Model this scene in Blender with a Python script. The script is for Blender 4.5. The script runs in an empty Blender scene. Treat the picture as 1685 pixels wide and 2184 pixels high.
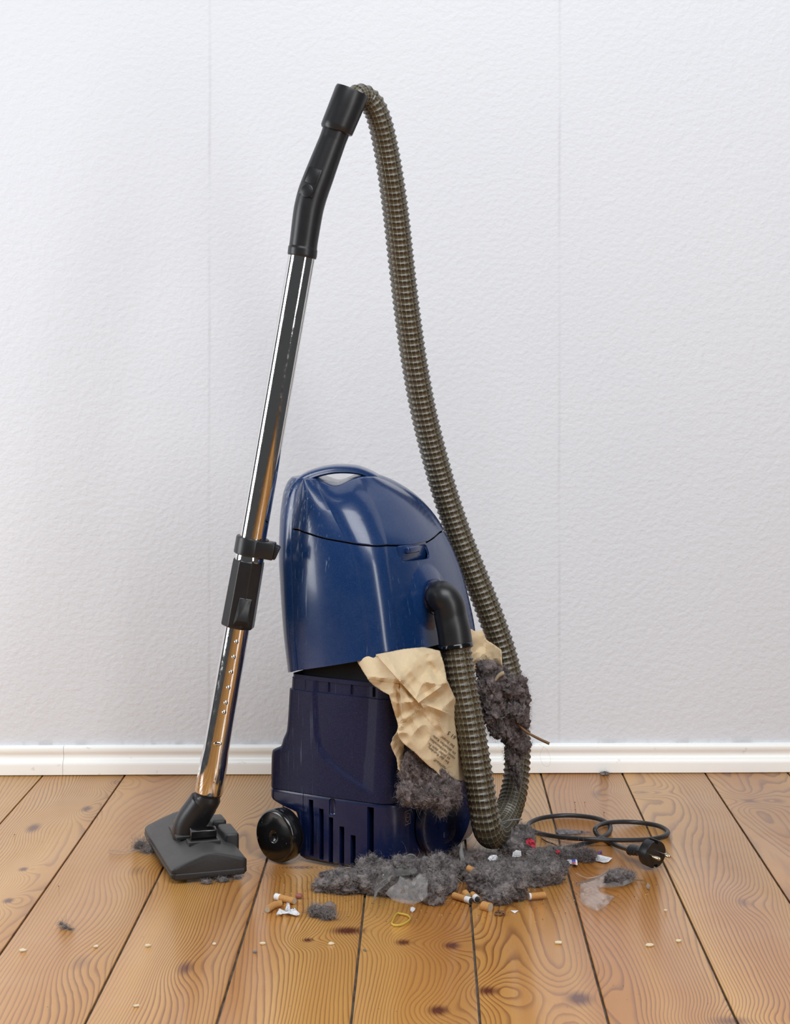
import bpy, bmesh, math, random
import numpy as np
from mathutils import Vector, Matrix, noise, geometry
random.seed(7); rng = np.random.default_rng(7)
S = bpy.context.scene; COL = S.collection
PI = math.pi
# ------------------------------------------------------------------ camera
H = 0.72; F = 3800.0; CX = 906.0; CY = 737.0      # eye height (m), focal length and principal point (px, 1685x2184 frame)
cam = bpy.data.cameras.new('camera'); camo = bpy.data.objects.new('camera', cam); COL.objects.link(camo)
camo.location = (0, 0, H); camo.rotation_euler = (PI/2, 0, 0)
cam.sensor_fit = 'HORIZONTAL'; cam.sensor_width = 36.0; cam.lens = F/1685*36
cam.shift_x = (842.5-CX)/1685; cam.shift_y = -(1092-CY)/1685
cam.clip_start = 0.05; cam.clip_end = 50
S.camera = camo
# ------------------------------------------------------------------ world and lights
w = bpy.data.worlds.new('room_light'); S.world = w; w.use_nodes = True
w.node_tree.nodes['Background'].inputs[0].default_value = (0.93, 0.96, 1.0, 1)
w.node_tree.nodes['Background'].inputs[1].default_value = 0.08
def area(name, loc, target, sx, sy, power, col=(1, 1, 1)):
    l = bpy.data.lights.new(name, 'AREA'); l.shape = 'RECTANGLE'; l.size = sx; l.size_y = sy; l.energy = power; l.color = col
    o = bpy.data.objects.new(name, l); COL.objects.link(o); o.location = loc
    o.rotation_euler = (Vector(target)-Vector(loc)).to_track_quat('-Z', 'Y').to_euler(); return o
area('softbox_side', (-1.95, 2.12, 0.85), (-0.1, 2.55, 0.50), 0.7, 1.2, 20, (.96, .98, 1))
area('softbox_front', (1.30, 0.45, 1.10), (0.0, 2.6, 0.5), 0.45, 1.5, 16)
area('ceiling_bounce', (0.3, 0.75, 2.9), (0.1, 2.9, 0.9), 2.4, 1.6, 82, (.97, .985, 1))
S.view_settings.view_transform = 'Standard'; S.view_settings.look = 'None'
S.view_settings.exposure = -0.03; S.view_settings.gamma = 1.0; S.view_settings.use_curve_mapping = False
# ------------------------------------------------------------------ helpers
def P(u, v, Y): return Vector(((u-CX)*Y/F, Y, H-(v-CY)*Y/F))
def G(u, v, z=0.0):
    Y = (H-z)*F/(v-CY); return Vector(((u-CX)*Y/F, Y, z))
def lin(c):
    c = c/255.0
    return c/12.92 if c <= 0.04045 else ((c+0.055)/1.055)**2.4
def rgb(r, g, b): return (lin(r), lin(g), lin(b), 1)
def meta(o, label=None, cat=None, group=None, kind=None):
    if label: o['label'] = label
    if cat: o['category'] = cat
    if group: o['group'] = group
    if kind: o['kind'] = kind
    return o
def link(name, me, mat=None, parent=None):
    o = bpy.data.objects.new(name, me); COL.objects.link(o)
    if mat is not None:
        for m in (mat if isinstance(mat, (list, tuple)) else [mat]): me.materials.append(m)
    if parent: o.parent = parent; o.matrix_parent_inverse = parent.matrix_world.inverted()
    return o
def empty(name, loc, label, cat, group=None):
    o = bpy.data.objects.new(name, None); COL.objects.link(o); o.location = loc; o.empty_display_size = .02
    o.matrix_world = Matrix.Translation(loc)
    return meta(o, label, cat, group)
def mesh(name, V, Fc, mat=None, parent=None, smooth=True, angle=None):
    me = bpy.data.meshes.new(name); me.from_pydata([tuple(v) for v in V], [], Fc); me.validate(); me.update()
    if smooth: me.polygons.foreach_set('use_smooth', [True]*len(me.polygons))
    o = link(name, me, mat, parent)
    if smooth and angle: me.set_sharp_from_angle(angle=math.radians(angle))
    return o
def bm_obj(name, bm, mat, parent=None, smooth=True, angle=35):
    me = bpy.data.meshes.new(name); bm.normal_update(); bm.to_mesh(me); bm.free()
    if smooth:
        me.polygons.foreach_set('use_smooth', [True]*len(me.polygons)); me.set_sharp_from_angle(angle=math.radians(angle))
    return link(name, me, mat, parent)
def box_bm(M, sx, sy, sz, bev=0.0, seg=2, bm=None):
    b = bmesh.new(); r = bmesh.ops.create_cube(b, size=1.0)
    for v in b.verts: v.co = Vector((v.co.x*sx, v.co.y*sy, v.co.z*sz))
    if bev > 0: bmesh.ops.bevel(b, geom=list(b.edges), offset=bev, segments=seg, profile=0.5, affect='EDGES')
    for v in b.verts: v.co = M @ v.co
    if bm is None: return b
    me = bpy.data.meshes.new('t'); b.to_mesh(me); b.free(); bm.from_mesh(me); bpy.data.meshes.remove(me); return bm
def frame(origin, ex, ey, ez):
    M = Matrix.Identity(4)
    for i, a in enumerate((ex, ey, ez)):
        for j in range(3): M[j][i] = a[j]
    for j in range(3): M[j][3] = origin[j]
    return M
def catmull(pts, n=8, closed=False):
    pts = [Vector(p) for p in pts]; out = []; N = len(pts)
    rngs = range(N if closed else N-1)
    for i in rngs:
        if closed: p0, p1, p2, p3 = pts[i-1], pts[i], pts[(i+1) % N], pts[(i+2) % N]
        else: p0, p1, p2, p3 = pts[max(i-1, 0)], pts[i], pts[i+1], pts[min(i+2, N-1)]
        for k in range(n):
            t = k/n
            out.append(0.5*((2*p1)+(p2-p0)*t+(2*p0-5*p1+4*p2-p3)*t*t+(3*p1-p0-3*p2+p3)*t**3))
    if not closed: out.append(pts[-1])
    return out
def resample(pts, step):
    d = [0]
    for a, b in zip(pts, pts[1:]): d.append(d[-1]+(b-a).length)
    L = d[-1]; n = max(2, int(round(L/step))); out = []; s = []; j = 0
    for k in range(n+1):
        x = L*k/n
        while j < len(d)-2 and d[j+1] < x: j += 1
        t = (x-d[j])/max(1e-9, d[j+1]-d[j]); out.append(pts[j].lerp(pts[j+1], min(1, max(0, t)))); s.append(x)
    return out, s, L
def frames(pts, up=Vector((0, -1, 0)), closed=False):
    n = len(pts); T = []
    for i in range(n):
        if closed: a, b = pts[i-1], pts[(i+1) % n]
        else: a, b = pts[max(0, i-1)], pts[min(n-1, i+1)]
        T.append((b-a).normalized())
    N = [(up-T[0]*up.dot(T[0])).normalized()]
    for i in range(1, n):
        v = N[-1]-T[i]*N[-1].dot(T[i]); N.append(v.normalized())
    return T, N
def sweep(name, pts, rad, seg=32, mat=None, parent=None, up=Vector((0, -1, 0)), caps=True, rot=0.0, smooth=True, angle=40, sq=(1, 1), closed=False):
    T, N = frames(pts, up); V = []; Fc = []
    n = len(pts)
    for i in range(n):
        B = T[i].cross(N[i]); r = rad[i] if hasattr(rad, '__len__') else rad
        for k in range(seg):
            a = 2*PI*k/seg+rot
            V.append(pts[i]+N[i]*(math.cos(a)*r*sq[0])+B*(math.sin(a)*r*sq[1]))
    for i in range(n if closed else n-1):
        i2 = (i+1) % n
        for k in range(seg):
            k2 = (k+1) % seg; Fc.append((i*seg+k, i*seg+k2, i2*seg+k2, i2*seg+k))
    if caps and not closed:
        Fc.append(tuple(range(seg))[::-1]); Fc.append(tuple((n-1)*seg+k for k in range(seg)))
    o = mesh(name, V, Fc, mat, parent, smooth, angle); return o
def interp(x, xs, ys): return float(np.interp(x, xs, ys))
def pchip(x, xs, ys):          # monotone cubic through the measured points
    n = len(xs)
    if x <= xs[0]: return ys[0]
    if x >= xs[-1]: return ys[-1]
    i = max(0, int(np.searchsorted(xs, x))-1); h = [b-a for a, b in zip(xs, xs[1:])]; d = [(ys[k+1]-ys[k])/h[k] for k in range(n-1)]
    def m(k):
        if k == 0: return d[0]
        if k == n-1: return d[-1]
        if d[k-1]*d[k] <= 0: return 0.0
        w1, w2 = 2*h[k]+h[k-1], h[k]+2*h[k-1]; return (w1+w2)/(w1/d[k-1]+w2/d[k])
    t = (x-xs[i])/h[i]; a, b = m(i)*h[i], m(i+1)*h[i]
    return ys[i]*(2*t**3-3*t*t+1)+a*(t**3-2*t*t+t)+ys[i+1]*(3*t*t-2*t**3)+b*(t**3-t*t)
# ------------------------------------------------------------------ materials
class NT:
    def __init__(s, name):
        s.m = bpy.data.materials.new(name); s.m.use_nodes = True; s.t = s.m.node_tree; s.b = s.t.nodes['Principled BSDF']; s.out = s.t.nodes['Material Output']
    def n(s, typ, **kw):
        nd = s.t.nodes.new(typ)
        for k, v in kw.items():
            if k.startswith('i_'): nd.inputs[k[2:].replace('_', ' ')].default_value = v
            else: setattr(nd, k, v)
        return nd
    def l(s, a, b): s.t.links.new(a, b)
    def math(s, op, a, b=None, c=None):
        nd = s.t.nodes.new('ShaderNodeMath'); nd.operation = op
        for i, x in enumerate((a, b, c)):
            if x is None: continue
            if isinstance(x, (int, float)): nd.inputs[i].default_value = x
            else: s.l(x, nd.inputs[i])
        return nd.outputs[0]
    def noise(s, scale, vec=None, detail=4, rough=.5, dist=0.0):
        nd = s.n('ShaderNodeTexNoise'); nd.inputs['Scale'].default_value = scale; nd.inputs['Detail'].default_value = detail
        nd.inputs['Roughness'].default_value = rough; nd.inputs['Distortion'].default_value = dist
        if vec is not None: s.l(vec, nd.inputs['Vector'])
        return nd.outputs['Fac']
    def ramp(s, fac, stops):
        nd = s.n('ShaderNodeValToRGB'); e = nd.color_ramp.elements
        while len(e) < len(stops): e.new(.5)
        for el, (p, c) in zip(e, stops): el.position = p; el.color = c
        s.l(fac, nd.inputs[0]); return nd.outputs[0]
    def mix(s, fac, a, b):
        nd = s.n('ShaderNodeMix'); nd.data_type = 'RGBA'
        for inp, x in ((nd.inputs[0], fac), (nd.inputs[6], a), (nd.inputs[7], b)):
            if isinstance(x, (int, float, tuple)): inp.default_value = x
            else: s.l(x, inp)
        return nd.outputs[2]
    def pos(s, sx=1, sy=1, sz=1):
        g = s.n('ShaderNodeNewGeometry'); m = s.n('ShaderNodeMapping'); m.inputs['Scale'].default_value = (sx, sy, sz)
        s.l(g.outputs['Position'], m.inputs['Vector']); return m.outputs[0]
    def bump(s, h, strength=.3, dist=.001):
        nd = s.n('ShaderNodeBump'); nd.inputs['Strength'].default_value = strength; nd.inputs['Distance'].default_value = dist
        s.l(h, nd.inputs['Height']); s.l(nd.outputs[0], s.b.inputs['Normal']); return nd
    def set(s, **kw):
        for k, v in kw.items():
            i = s.b.inputs[k.replace('_', ' ')]
            if isinstance(v, (int, float, tuple)): i.default_value = v
            else: s.l(v, i)
        return s
def plain(name, col, rough=.5, metal=0.0, bump=None, var=0.0, coat=0.0, trans=0.0):
    t = NT(name); t.set(Roughness=rough, Metallic=metal, Coat_Weight=coat)
    if var > 0:
        f = t.noise(60, t.pos(), 5)
        a = tuple(c*(1-var) for c in col[:3])+(1,); b = tuple(min(1, c*(1+var)) for c in col[:3])+(1,)
        t.set(Base_Color=t.ramp(f, [(.3, a), (.7, b)]))
    else: t.set(Base_Color=col)
    if bump: t.bump(t.noise(bump[0], t.pos(), 3), bump[1], .0006)
    return t.m
def blue_mat(name, base, flake, rough, scratch, dust, coat=.5):
    t = NT(name); p = t.pos()
    fl = t.noise(2400, p, 1)
    c = t.mix(t.ramp(fl, [(.58, (0, 0, 0, 1)), (.74, (1, 1, 1, 1))]), base, flake)
    # long pale scratches running up the shell
    ps = t.pos(260, 260, 9); sc = t.noise(1.0, ps, 2, .6)
    patch = t.noise(9, t.pos(1, 1, .8), 2)
    m = t.math('MULTIPLY', t.ramp(sc, [(.66, (0, 0, 0, 1)), (.72, (1, 1, 1, 1))]), t.ramp(patch, [(.50, (0, 0, 0, 1)), (.66, (1, 1, 1, 1))]))
    g_ = t.n('ShaderNodeNewGeometry'); sx_ = t.n('ShaderNodeSeparateXYZ'); t.l(g_.outputs['Position'], sx_.inputs[0])
    wear = t.ramp(t.math('ADD', sx_.outputs[0], 1.0), [(.825, (1, 1, 1, 1)), (.885, (.25, .25, .25, 1))])     # the underside edge is the worn side
    sc2 = t.noise(1.0, t.pos(330, 330, 14), 2, .6)
    m = t.math('MAXIMUM', m, t.math('MULTIPLY', t.ramp(sc2, [(.60, (0, 0, 0, 1)), (.68, (1, 1, 1, 1))]), t.math('MULTIPLY', t.ramp(t.noise(16, t.pos(1, 1, .7), 3), [(.46, (0, 0, 0, 1)), (.62, (1, 1, 1, 1))]), t.ramp(t.math('ADD', sx_.outputs[0], 1.0), [(.830, (.8, .8, .8, 1)), (.862, (0, 0, 0, 1))]))))
    m = t.math('MULTIPLY', t.math('MULTIPLY', m, wear), scratch)
    c = t.mix(m, c, rgb(150, 165, 185))
    d = t.math('MULTIPLY', t.ramp(t.noise(22, p, 5, .65), [(.45, (0, 0, 0, 1)), (.8, (1, 1, 1, 1))]), dust)
    c = t.mix(d, c, rgb(120, 130, 145))
    t.set(Base_Color=c, Coat_Weight=coat, Coat_Roughness=.12, Specular_IOR_Level=.2+.6*coat)
    r = t.math('ADD', t.math('MULTIPLY', t.noise(30, p, 5), .16), rough); t.set(Roughness=r)
    return t.m
M_shell = blue_mat('blue_flake_plastic', rgb(6, 44, 92), rgb(66, 92, 138), .19, 1.0, .05, .45)
M_low = blue_mat('navy_flake_plastic', rgb(13, 20, 54), rgb(70, 76, 110), .36, .35, .02, .08)
M_base = blue_mat('deep_blue_plastic', rgb(12, 25, 64), rgb(40, 50, 84), .2, .3, .04, .3)
M_black = plain('black_matte_plastic', rgb(31, 32, 35), .36, bump=(900, .13), var=.1)
M_gloss = plain('black_gloss_plastic', rgb(14, 14, 15), .16, var=.2, coat=.4)
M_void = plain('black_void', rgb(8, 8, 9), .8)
def nozzle_mat():
    t = NT('pale_topped_black_plastic'); p = t.pos()
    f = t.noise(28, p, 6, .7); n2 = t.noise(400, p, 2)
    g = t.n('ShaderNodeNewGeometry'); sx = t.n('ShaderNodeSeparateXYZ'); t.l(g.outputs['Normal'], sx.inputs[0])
    up = t.math('MULTIPLY', t.ramp(sx.outputs[2], [(.5, (0, 0, 0, 1)), (1, (1, 1, 1, 1))]), t.ramp(f, [(.2, (.45, .45, .45, 1)), (.75, (1, 1, 1, 1))]))  # upward faces are mottled paler
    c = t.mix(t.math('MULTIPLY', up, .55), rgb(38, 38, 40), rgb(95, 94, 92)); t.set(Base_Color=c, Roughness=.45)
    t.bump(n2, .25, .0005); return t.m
M_noz = nozzle_mat()
def chrome():
    t = NT('chrome_tube'); p = t.pos(1, 1, 1)
    r = t.ramp(t.noise(90, p, 6, .75), [(.45, (.04, .04, .04, 1)), (.8, (.22, .22, .22, 1))])
    t.set(Base_Color=(.72, .71, .70, 1), Metallic=1.0, Roughness=r); return t.m
M_chrome = chrome()
M_brass = plain('nickel_pin', rgb(205, 195, 170), .18, 1.0)
def hose_mat():
    t = NT('ribbed_hose_plastic'); uv = t.n('ShaderNodeUVMap'); sp = t.n('ShaderNodeSeparateXYZ'); t.l(uv.outputs[0], sp.inputs[0])
    U, V = sp.outputs[0], sp.outputs[1]
    fv = t.math('FRACT', V); dr = t.math('ABSOLUTE', t.math('SUBTRACT', fv, .5))     # .5 = crest of the rib
    crest = t.ramp(dr, [(.11, (1, 1, 1, 1)), (.16, (0, 0, 0, 1))])
    fu = t.math('FRACT', t.math('MULTIPLY', U, 20)); thr = t.ramp(t.math('ABSOLUTE', t.math('SUBTRACT', fu, .5)), [(.06, (1, 1, 1, 1)), (.12, (0, 0, 0, 1))])
    r2 = t.ramp(t.math('ABSOLUTE', t.math('SUBTRACT', dr, .24)), [(.015, (1, 1, 1, 1)), (.04, (0, 0, 0, 1))])
    r3 = t.ramp(t.math('ABSOLUTE', t.math('SUBTRACT', dr, .42)), [(.015, (1, 1, 1, 1)), (.04, (0, 0, 0, 1))])
    c = t.mix(crest, rgb(70, 64, 50), rgb(38, 36, 32))
    dustn = t.noise(40, t.pos(), 5)
    c = t.mix(t.math('MULTIPLY', thr, .6), c, rgb(150, 143, 116))
    c = t.mix(t.math('MULTIPLY', r2, .75), c, rgb(122, 115, 94)); c = t.mix(t.math('MULTIPLY', r3, .5), c, rgb(106, 99, 80))
    c = t.mix(t.math('MULTIPLY', t.ramp(dustn, [(.4, (0, 0, 0, 1)), (.75, (1, 1, 1, 1))]), .35), c, rgb(88, 82, 70))
    t.set(Base_Color=c, Roughness=.36, Coat_Weight=.2, Coat_Roughness=.2); t.bump(thr, .3, .0005); return t.m
M_hose = hose_mat()
def wall_mat():
    t = NT('woodchip_wallpaper'); p = t.pos(1, 1, 1.25)
    n1 = t.noise(105, p, 2, .5, 0); n2 = t.noise(300, p, 2)
    h = t.math('ADD', t.math('MULTIPLY', n1, 2.2), t.math('MULTIPLY', n2, .35))
    g = t.n('ShaderNodeNewGeometry'); sx = t.n('ShaderNodeSeparateXYZ'); t.l(g.outputs['Position'], sx.inputs[0])
    seam = None
    for xs in (-.362, .228, .79, -.95):
        wob = t.math('MULTIPLY', t.math('SUBTRACT', t.noise(3, t.pos(0, 0, 1), 3), .5), .006)
        d = t.math('ABSOLUTE', t.math('SUBTRACT', sx.outputs[0], t.math('ADD', wob, xs)))
        m = t.ramp(d, [(.0004, (1, 1, 1, 1)), (.0011, (0, 0, 0, 1))])
        seam = m if seam is None else t.math('MAXIMUM', seam, m)
    sp = t.ramp(t.noise(6, t.pos(1, 1, 1), 3), [(.35, (.15, .15, .15, 1)), (.65, (1, 1, 1, 1))])
    seam = t.math('MULTIPLY', seam, sp)
    h = t.math('SUBTRACT', h, t.math('MULTIPLY', seam, .7))
    c = t.mix(t.noise(2.2, t.pos(), 4), rgb(220, 225, 233), rgb(226, 230, 236)); c = t.mix(t.math('MULTIPLY', seam, .18), c, rgb(140, 140, 140))
    zz = t.ramp(sx.outputs[2], [(.050, (1, 1, 1, 1)), (.058, (0, 0, 0, 1))])
    dirt = t.math('MULTIPLY', zz, t.ramp(t.noise(30, t.pos(1, 1, .2), 4), [(.5, (0, 0, 0, 1)), (.62, (1, 1, 1, 1))]))
    c = t.mix(t.math('MULTIPLY', dirt, .25), c, rgb(120, 118, 115))
    t.set(Base_Color=c, Roughness=.6, Specular_IOR_Level=.3); t.bump(h, .40, .0014); return t.m
M_wall = wall_mat()
def base_mat():
    t = NT('white_gloss_paint'); p = t.pos()
    st = t.ramp(t.noise(45, t.pos(1, 1, 1.4), 4, .6), [(.66, (0, 0, 0, 1)), (.76, (1, 1, 1, 1))])
    c = t.mix(t.math('MULTIPLY', st, .45), rgb(252, 254, 252), rgb(168, 160, 135)); t.set(Base_Color=c, Roughness=.32)
    t.bump(t.noise(25, t.pos(.3, 1, 4), 3), .12, .001); return t.m
M_basebd = base_mat()
# knots of the floorboards: (u, v, half width m, half length m, strength)
KN = [(185, 1725, .010, .022, 1), (71, 1766, .012, .03, 1), (50, 1854, .008, .012, 1), (18, 1921, .009, .014, 1), (292, 1857, .018, .035, .35),
      (171, 2053, .016, .040, .4), (395, 2065, .012, .03, .75), (742, 1985, .026, .018, 1), (657, 2005, .009, .010, .9), (860, 2010, .012, .014, .95),
      (965, 2017, .013, .016, 1), (935, 2155, .014, .018, 1), (1040, 2113, .016, .018, .9), (1235, 2130, .019, .026, 1), (1585, 1925, .012, .026, .6),
      (1370, 1690, .018, .012, .6), (1600, 1708, .022, .016, .6), (1240, 1850, .02, .04, .3), (1270, 1695, .008, .04, .55), (1560, 2178, .03, .018, .7), (485, 1770, .014, .05, .35), (640, 1850, .03, .01, .8), (250, 1668, .015, .02, .5)]
def wood():
    t = NT('varnished_pine'); oi = t.n('ShaderNodeObjectInfo'); rnd = oi.outputs['Random']
    g = t.n('ShaderNodeNewGeometry'); sx = t.n('ShaderNodeSeparateXYZ'); t.l(g.outputs['Position'], sx.inputs[0])
    X, Y = sx.outputs[0], sx.outputs[1]
    def vec(a, b, c):
        cb = t.n('ShaderNodeCombineXYZ')
        for i, x in enumerate((a, b, c)):
            if isinstance(x, (int, float)): cb.inputs[i].default_value = x
            else: t.l(x, cb.inputs[i])
        return cb.outputs[0]
    seed = t.math('MULTIPLY', rnd, 37.0)
    f1 = t.noise(1.0, vec(t.math('MULTIPLY', X, 5.0), t.math('MULTIPLY', Y, .62), seed), 1.5, .4, .2)
    f2 = t.noise(1.0, vec(t.math('MULTIPLY', X, 60), t.math('MULTIPLY', Y, 9), seed), 2)
    gfield = t.math('ADD', t.math('ADD', t.math('MULTIPLY', f1, 62), t.math('MULTIPLY', f2, .7)), t.math('MULTIPLY', X, 125))
    kn = None
    for (u, v, rx, ry, st) in KN:
        p = G(u, v)
        dx = t.math('DIVIDE', t.math('SUBTRACT', X, p.x), rx); dy = t.math('DIVIDE', t.math('SUBTRACT', Y, p.y), ry)
        d2 = t.math('ADD', t.math('MULTIPLY', dx, dx), t.math('MULTIPLY', dy, dy))
        e = t.math('EXPONENT', t.math('MULTIPLY', d2, -.16)); gfield = t.math('ADD', gfield, t.math('MULTIPLY', e, 4.5))
        k = t.math('MULTIPLY', t.math('EXPONENT', t.math('MULTIPLY', d2, -1.6)), st)
        kn = k if kn is None else t.math('MAXIMUM', kn, k)
    fr = t.math('FRACT', gfield)
    line = t.ramp(fr, [(0, (0, 0, 0, 1)), (.50, (.10, .10, .10, 1)), (.88, (1, 1, 1, 1)), (1.0, (0, 0, 0, 1))])
    lf = t.math('MULTIPLY', line, t.ramp(t.noise(1.0, vec(t.math('MULTIPLY', X, 14), t.math('MULTIPLY', Y, 1.1), seed), 2), [(.3, (.42, .42, .42, 1)), (.7, (1, 1, 1, 1))]))
    tone = t.ramp(t.noise(1.0, vec(t.math('MULTIPLY', X, 11), t.math('MULTIPLY', Y, .5), t.math('ADD', seed, 5)), 2), [(.35, rgb(226, 172, 96)), (.65, rgb(194, 130, 58))])
    c = t.mix(lf, tone, rgb(122, 64, 22))
    fine = t.noise(1.0, vec(t.math('MULTIPLY', X, 900), t.math('MULTIPLY', Y, 25), seed), 2)
    c = t.mix(t.math('MULTIPLY', fine, .22), c, rgb(150, 98, 50))
    knr = t.math('MULTIPLY', kn, t.math('ADD', .85, t.math('MULTIPLY', line, .25)))
    knr = t.ramp(knr, [(.12, (0, 0, 0, 1)), (.75, (1, 1, 1, 1))])
    c = t.mix(knr, c, rgb(96, 40, 14))
    t.set(Base_Color=c, Roughness=t.math('ADD', .24, t.math('MULTIPLY', t.noise(14, t.pos(), 4), .16)), Coat_Weight=.35, Coat_Roughness=.16)
    t.bump(t.math('MULTIPLY', line, -1.0), .05, .0006); return t.m
M_wood = wood()
def paper_mat(name, a, b):
    t = NT(name); c = t.mix(t.noise(500, t.pos(), 3), a, b); t.set(Base_Color=c, Roughness=.75, Specular_IOR_Level=.25)
    t.bump(t.noise(1200, t.pos(), 2), .15, .0003); return t.m
M_kraft = paper_mat('kraft_paper', rgb(222, 202, 168), rgb(206, 184, 148))
M_white = paper_mat('white_paper', rgb(236, 236, 238), rgb(220, 222, 226))
M_red = paper_mat('red_paper', rgb(196, 62, 78), rgb(170, 40, 60))
M_ink = plain('dark_ink', rgb(52, 42, 34), .7)
M_bluepr = plain('blue_ink', rgb(60, 80, 180), .6)
M_redpr = plain('red_ink', rgb(210, 50, 60), .6)
M_filter = paper_mat('cork_filter_paper', rgb(208, 160, 100), rgb(170, 118, 64))
M_fend = plain('filter_fibre', rgb(176, 166, 146), .9, var=.15)
M_ash = plain('burnt_ash', rgb(48, 44, 42), .9, bump=(700, .6))
M_rubber = plain('yellow_rubber', rgb(205, 178, 70), .4)
M_pebble = plain('grey_brown_pebble', rgb(112, 98, 90), .6, bump=(200, .5), var=.25)
M_disc = plain('grey_disc', rgb(120, 120, 122), .6)
M_grey = plain('grey_dusty_stalk', rgb(118, 118, 116), .8, var=.2)
M_twig = plain('brown_twig', rgb(128, 92, 58), .7, var=.3)
M_cable = plain('black_cable', rgb(44, 44, 47), .38, var=.2)
M_chip = plain('pale_chip', rgb(226, 210, 178), .7)
M_foil = plain('grey_foil', rgb(105, 98, 100), .4, .3, var=.2)
M_purple = plain('purple_scrap', rgb(92, 60, 140), .6)
M_straw = plain('pale_straw', rgb(172, 156, 130), .8)
M_pale = plain('pale_print', rgb(130, 130, 140), .5)
def film_mat(name, op, col):
    t = NT(name); tr = t.n('ShaderNodeBsdfTransparent'); mx = t.n('ShaderNodeMixShader')
    lw = t.n('ShaderNodeLayerWeight'); lw.inputs[0].default_value = .35
    f = t.math('ADD', t.math('MULTIPLY', lw.outputs[0], .28), op); f = t.math('MINIMUM', f, 1.0)
    t.l(f, mx.inputs[0]); t.l(tr.outputs[0], mx.inputs[1]); t.l(t.b.outputs[0], mx.inputs[2]); t.l(mx.outputs[0], t.out.inputs[0])
    t.set(Base_Color=col, Roughness=.12, Coat_Weight=1.0, Coat_Roughness=.05); return t.m
M_film = film_mat('clear_film', .07, rgb(215, 215, 215)); M_film2 = film_mat('cloudy_film', .26, rgb(150, 148, 146))
def fluff_mat(name, hue):
    t = NT(name); at = t.n('ShaderNodeAttribute'); at.attribute_name = 'tone'
    p = t.pos(); n1 = t.noise(70, p, 5, .7)
    c = t.ramp(n1, [(.36, hue[0]), (.50, hue[1]), (.62, hue[2])])  # darkest stop paints shadows within the lint into its colour, scattered by noise
    c = t.mix(at.outputs['Fac'], c, rgb(196, 190, 187))
    t.set(Base_Color=c, Roughness=.95, Specular_IOR_Level=.12); t.bump(t.noise(420, p, 5, .7), .9, .002); return t.m
M_fluff = fluff_mat('grey_lint', (rgb(64, 58, 60), rgb(116, 110, 111), rgb(152, 144, 142)))
M_fluffb = fluff_mat('brown_grey_lint', (rgb(56, 46, 47), rgb(104, 94, 95), rgb(140, 126, 124)))

# ------------------------------------------------------------------ the setting: floor, wall, skirting
def prop(o, kind='structure'): o['kind'] = kind; return o
sub = bm_obj('floor', box_bm(Matrix.Translation((0, 1.2, -.0290)), 3.6, 3.66, .05), plain('dark_underfloor', rgb(96, 88, 80), .9, var=.5), smooth=False); prop(sub)
gx = [-1.62, -1.48, -1.34, -1.20, -1.06, -.92, -.78, -.640, -.5027, -.361, -.2212, -.0784, .0588, .1953, .3325, .4722, .612, .752, .892, 1.03, 1.17, 1.31, 1.45, 1.59]
for a, b in zip(gx, gx[1:]):
    gap = .0013
    bm = box_bm(Matrix.Translation(((a+b)/2, 1.2+.002, -.0019)), b-a-2*gap, 3.62, .0038, .0010, 2)
    pl = bm_obj('plank', bm, M_wood, sub, angle=60)
def wall_y(x): return 3.006+.017*x
xa, xb = -1.7, 1.7
V = [(xa, wall_y(xa), -.03), (xb, wall_y(xb), -.03), (xb, wall_y(xb), 2.7), (xa, wall_y(xa), 2.7), (xa, wall_y(xa)+.1, -.03), (xb, wall_y(xb)+.1, -.03), (xb, wall_y(xb)+.1, 2.7), (xa, wall_y(xa)+.1, 2.7)]
prop(mesh('wall_back', V, [(0, 1, 2, 3), (5, 4, 7, 6), (4, 0, 3, 7), (1, 5, 6, 2), (3, 2, 6, 7), (4, 5, 1, 0)], M_wall, smooth=False))
prof = [(0, .0482), (.0066, .0474), (.0086, .0450), (.0090, .0400), (.0080, .0365), (.0062, .0340), (.0060, .0290), (.0076, .0255), (.0112, .0232), (.0134, .0205), (.0140, .0165), (.0140, .0012), (0, .0012)]
sk = bpy.data.objects.new('baseboard_back', None); COL.objects.link(sk); prop(sk)
for x0, x1 in ((-1.7, -.6062), (-.6056, 1.7)):
    n = 40; V = []; Fc = []; m = len(prof)
    for i in range(n+1):
        x = x0+(x1-x0)*i/n; dz = .0006*noise.noise(Vector((x*3, 0, 0)))
        for d, z in prof: V.append((x, wall_y(x)-d, z+dz))
    for i in range(n):
        for k in range(m): k2 = (k+1) % m; Fc.append((i*m+k, i*m+k2, (i+1)*m+k2, (i+1)*m+k))
    Fc += [tuple(range(m))[::-1], tuple(n*m+k for k in range(m))]
    mesh('skirting_length', V, Fc, M_basebd, sk, True, 50)

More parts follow.
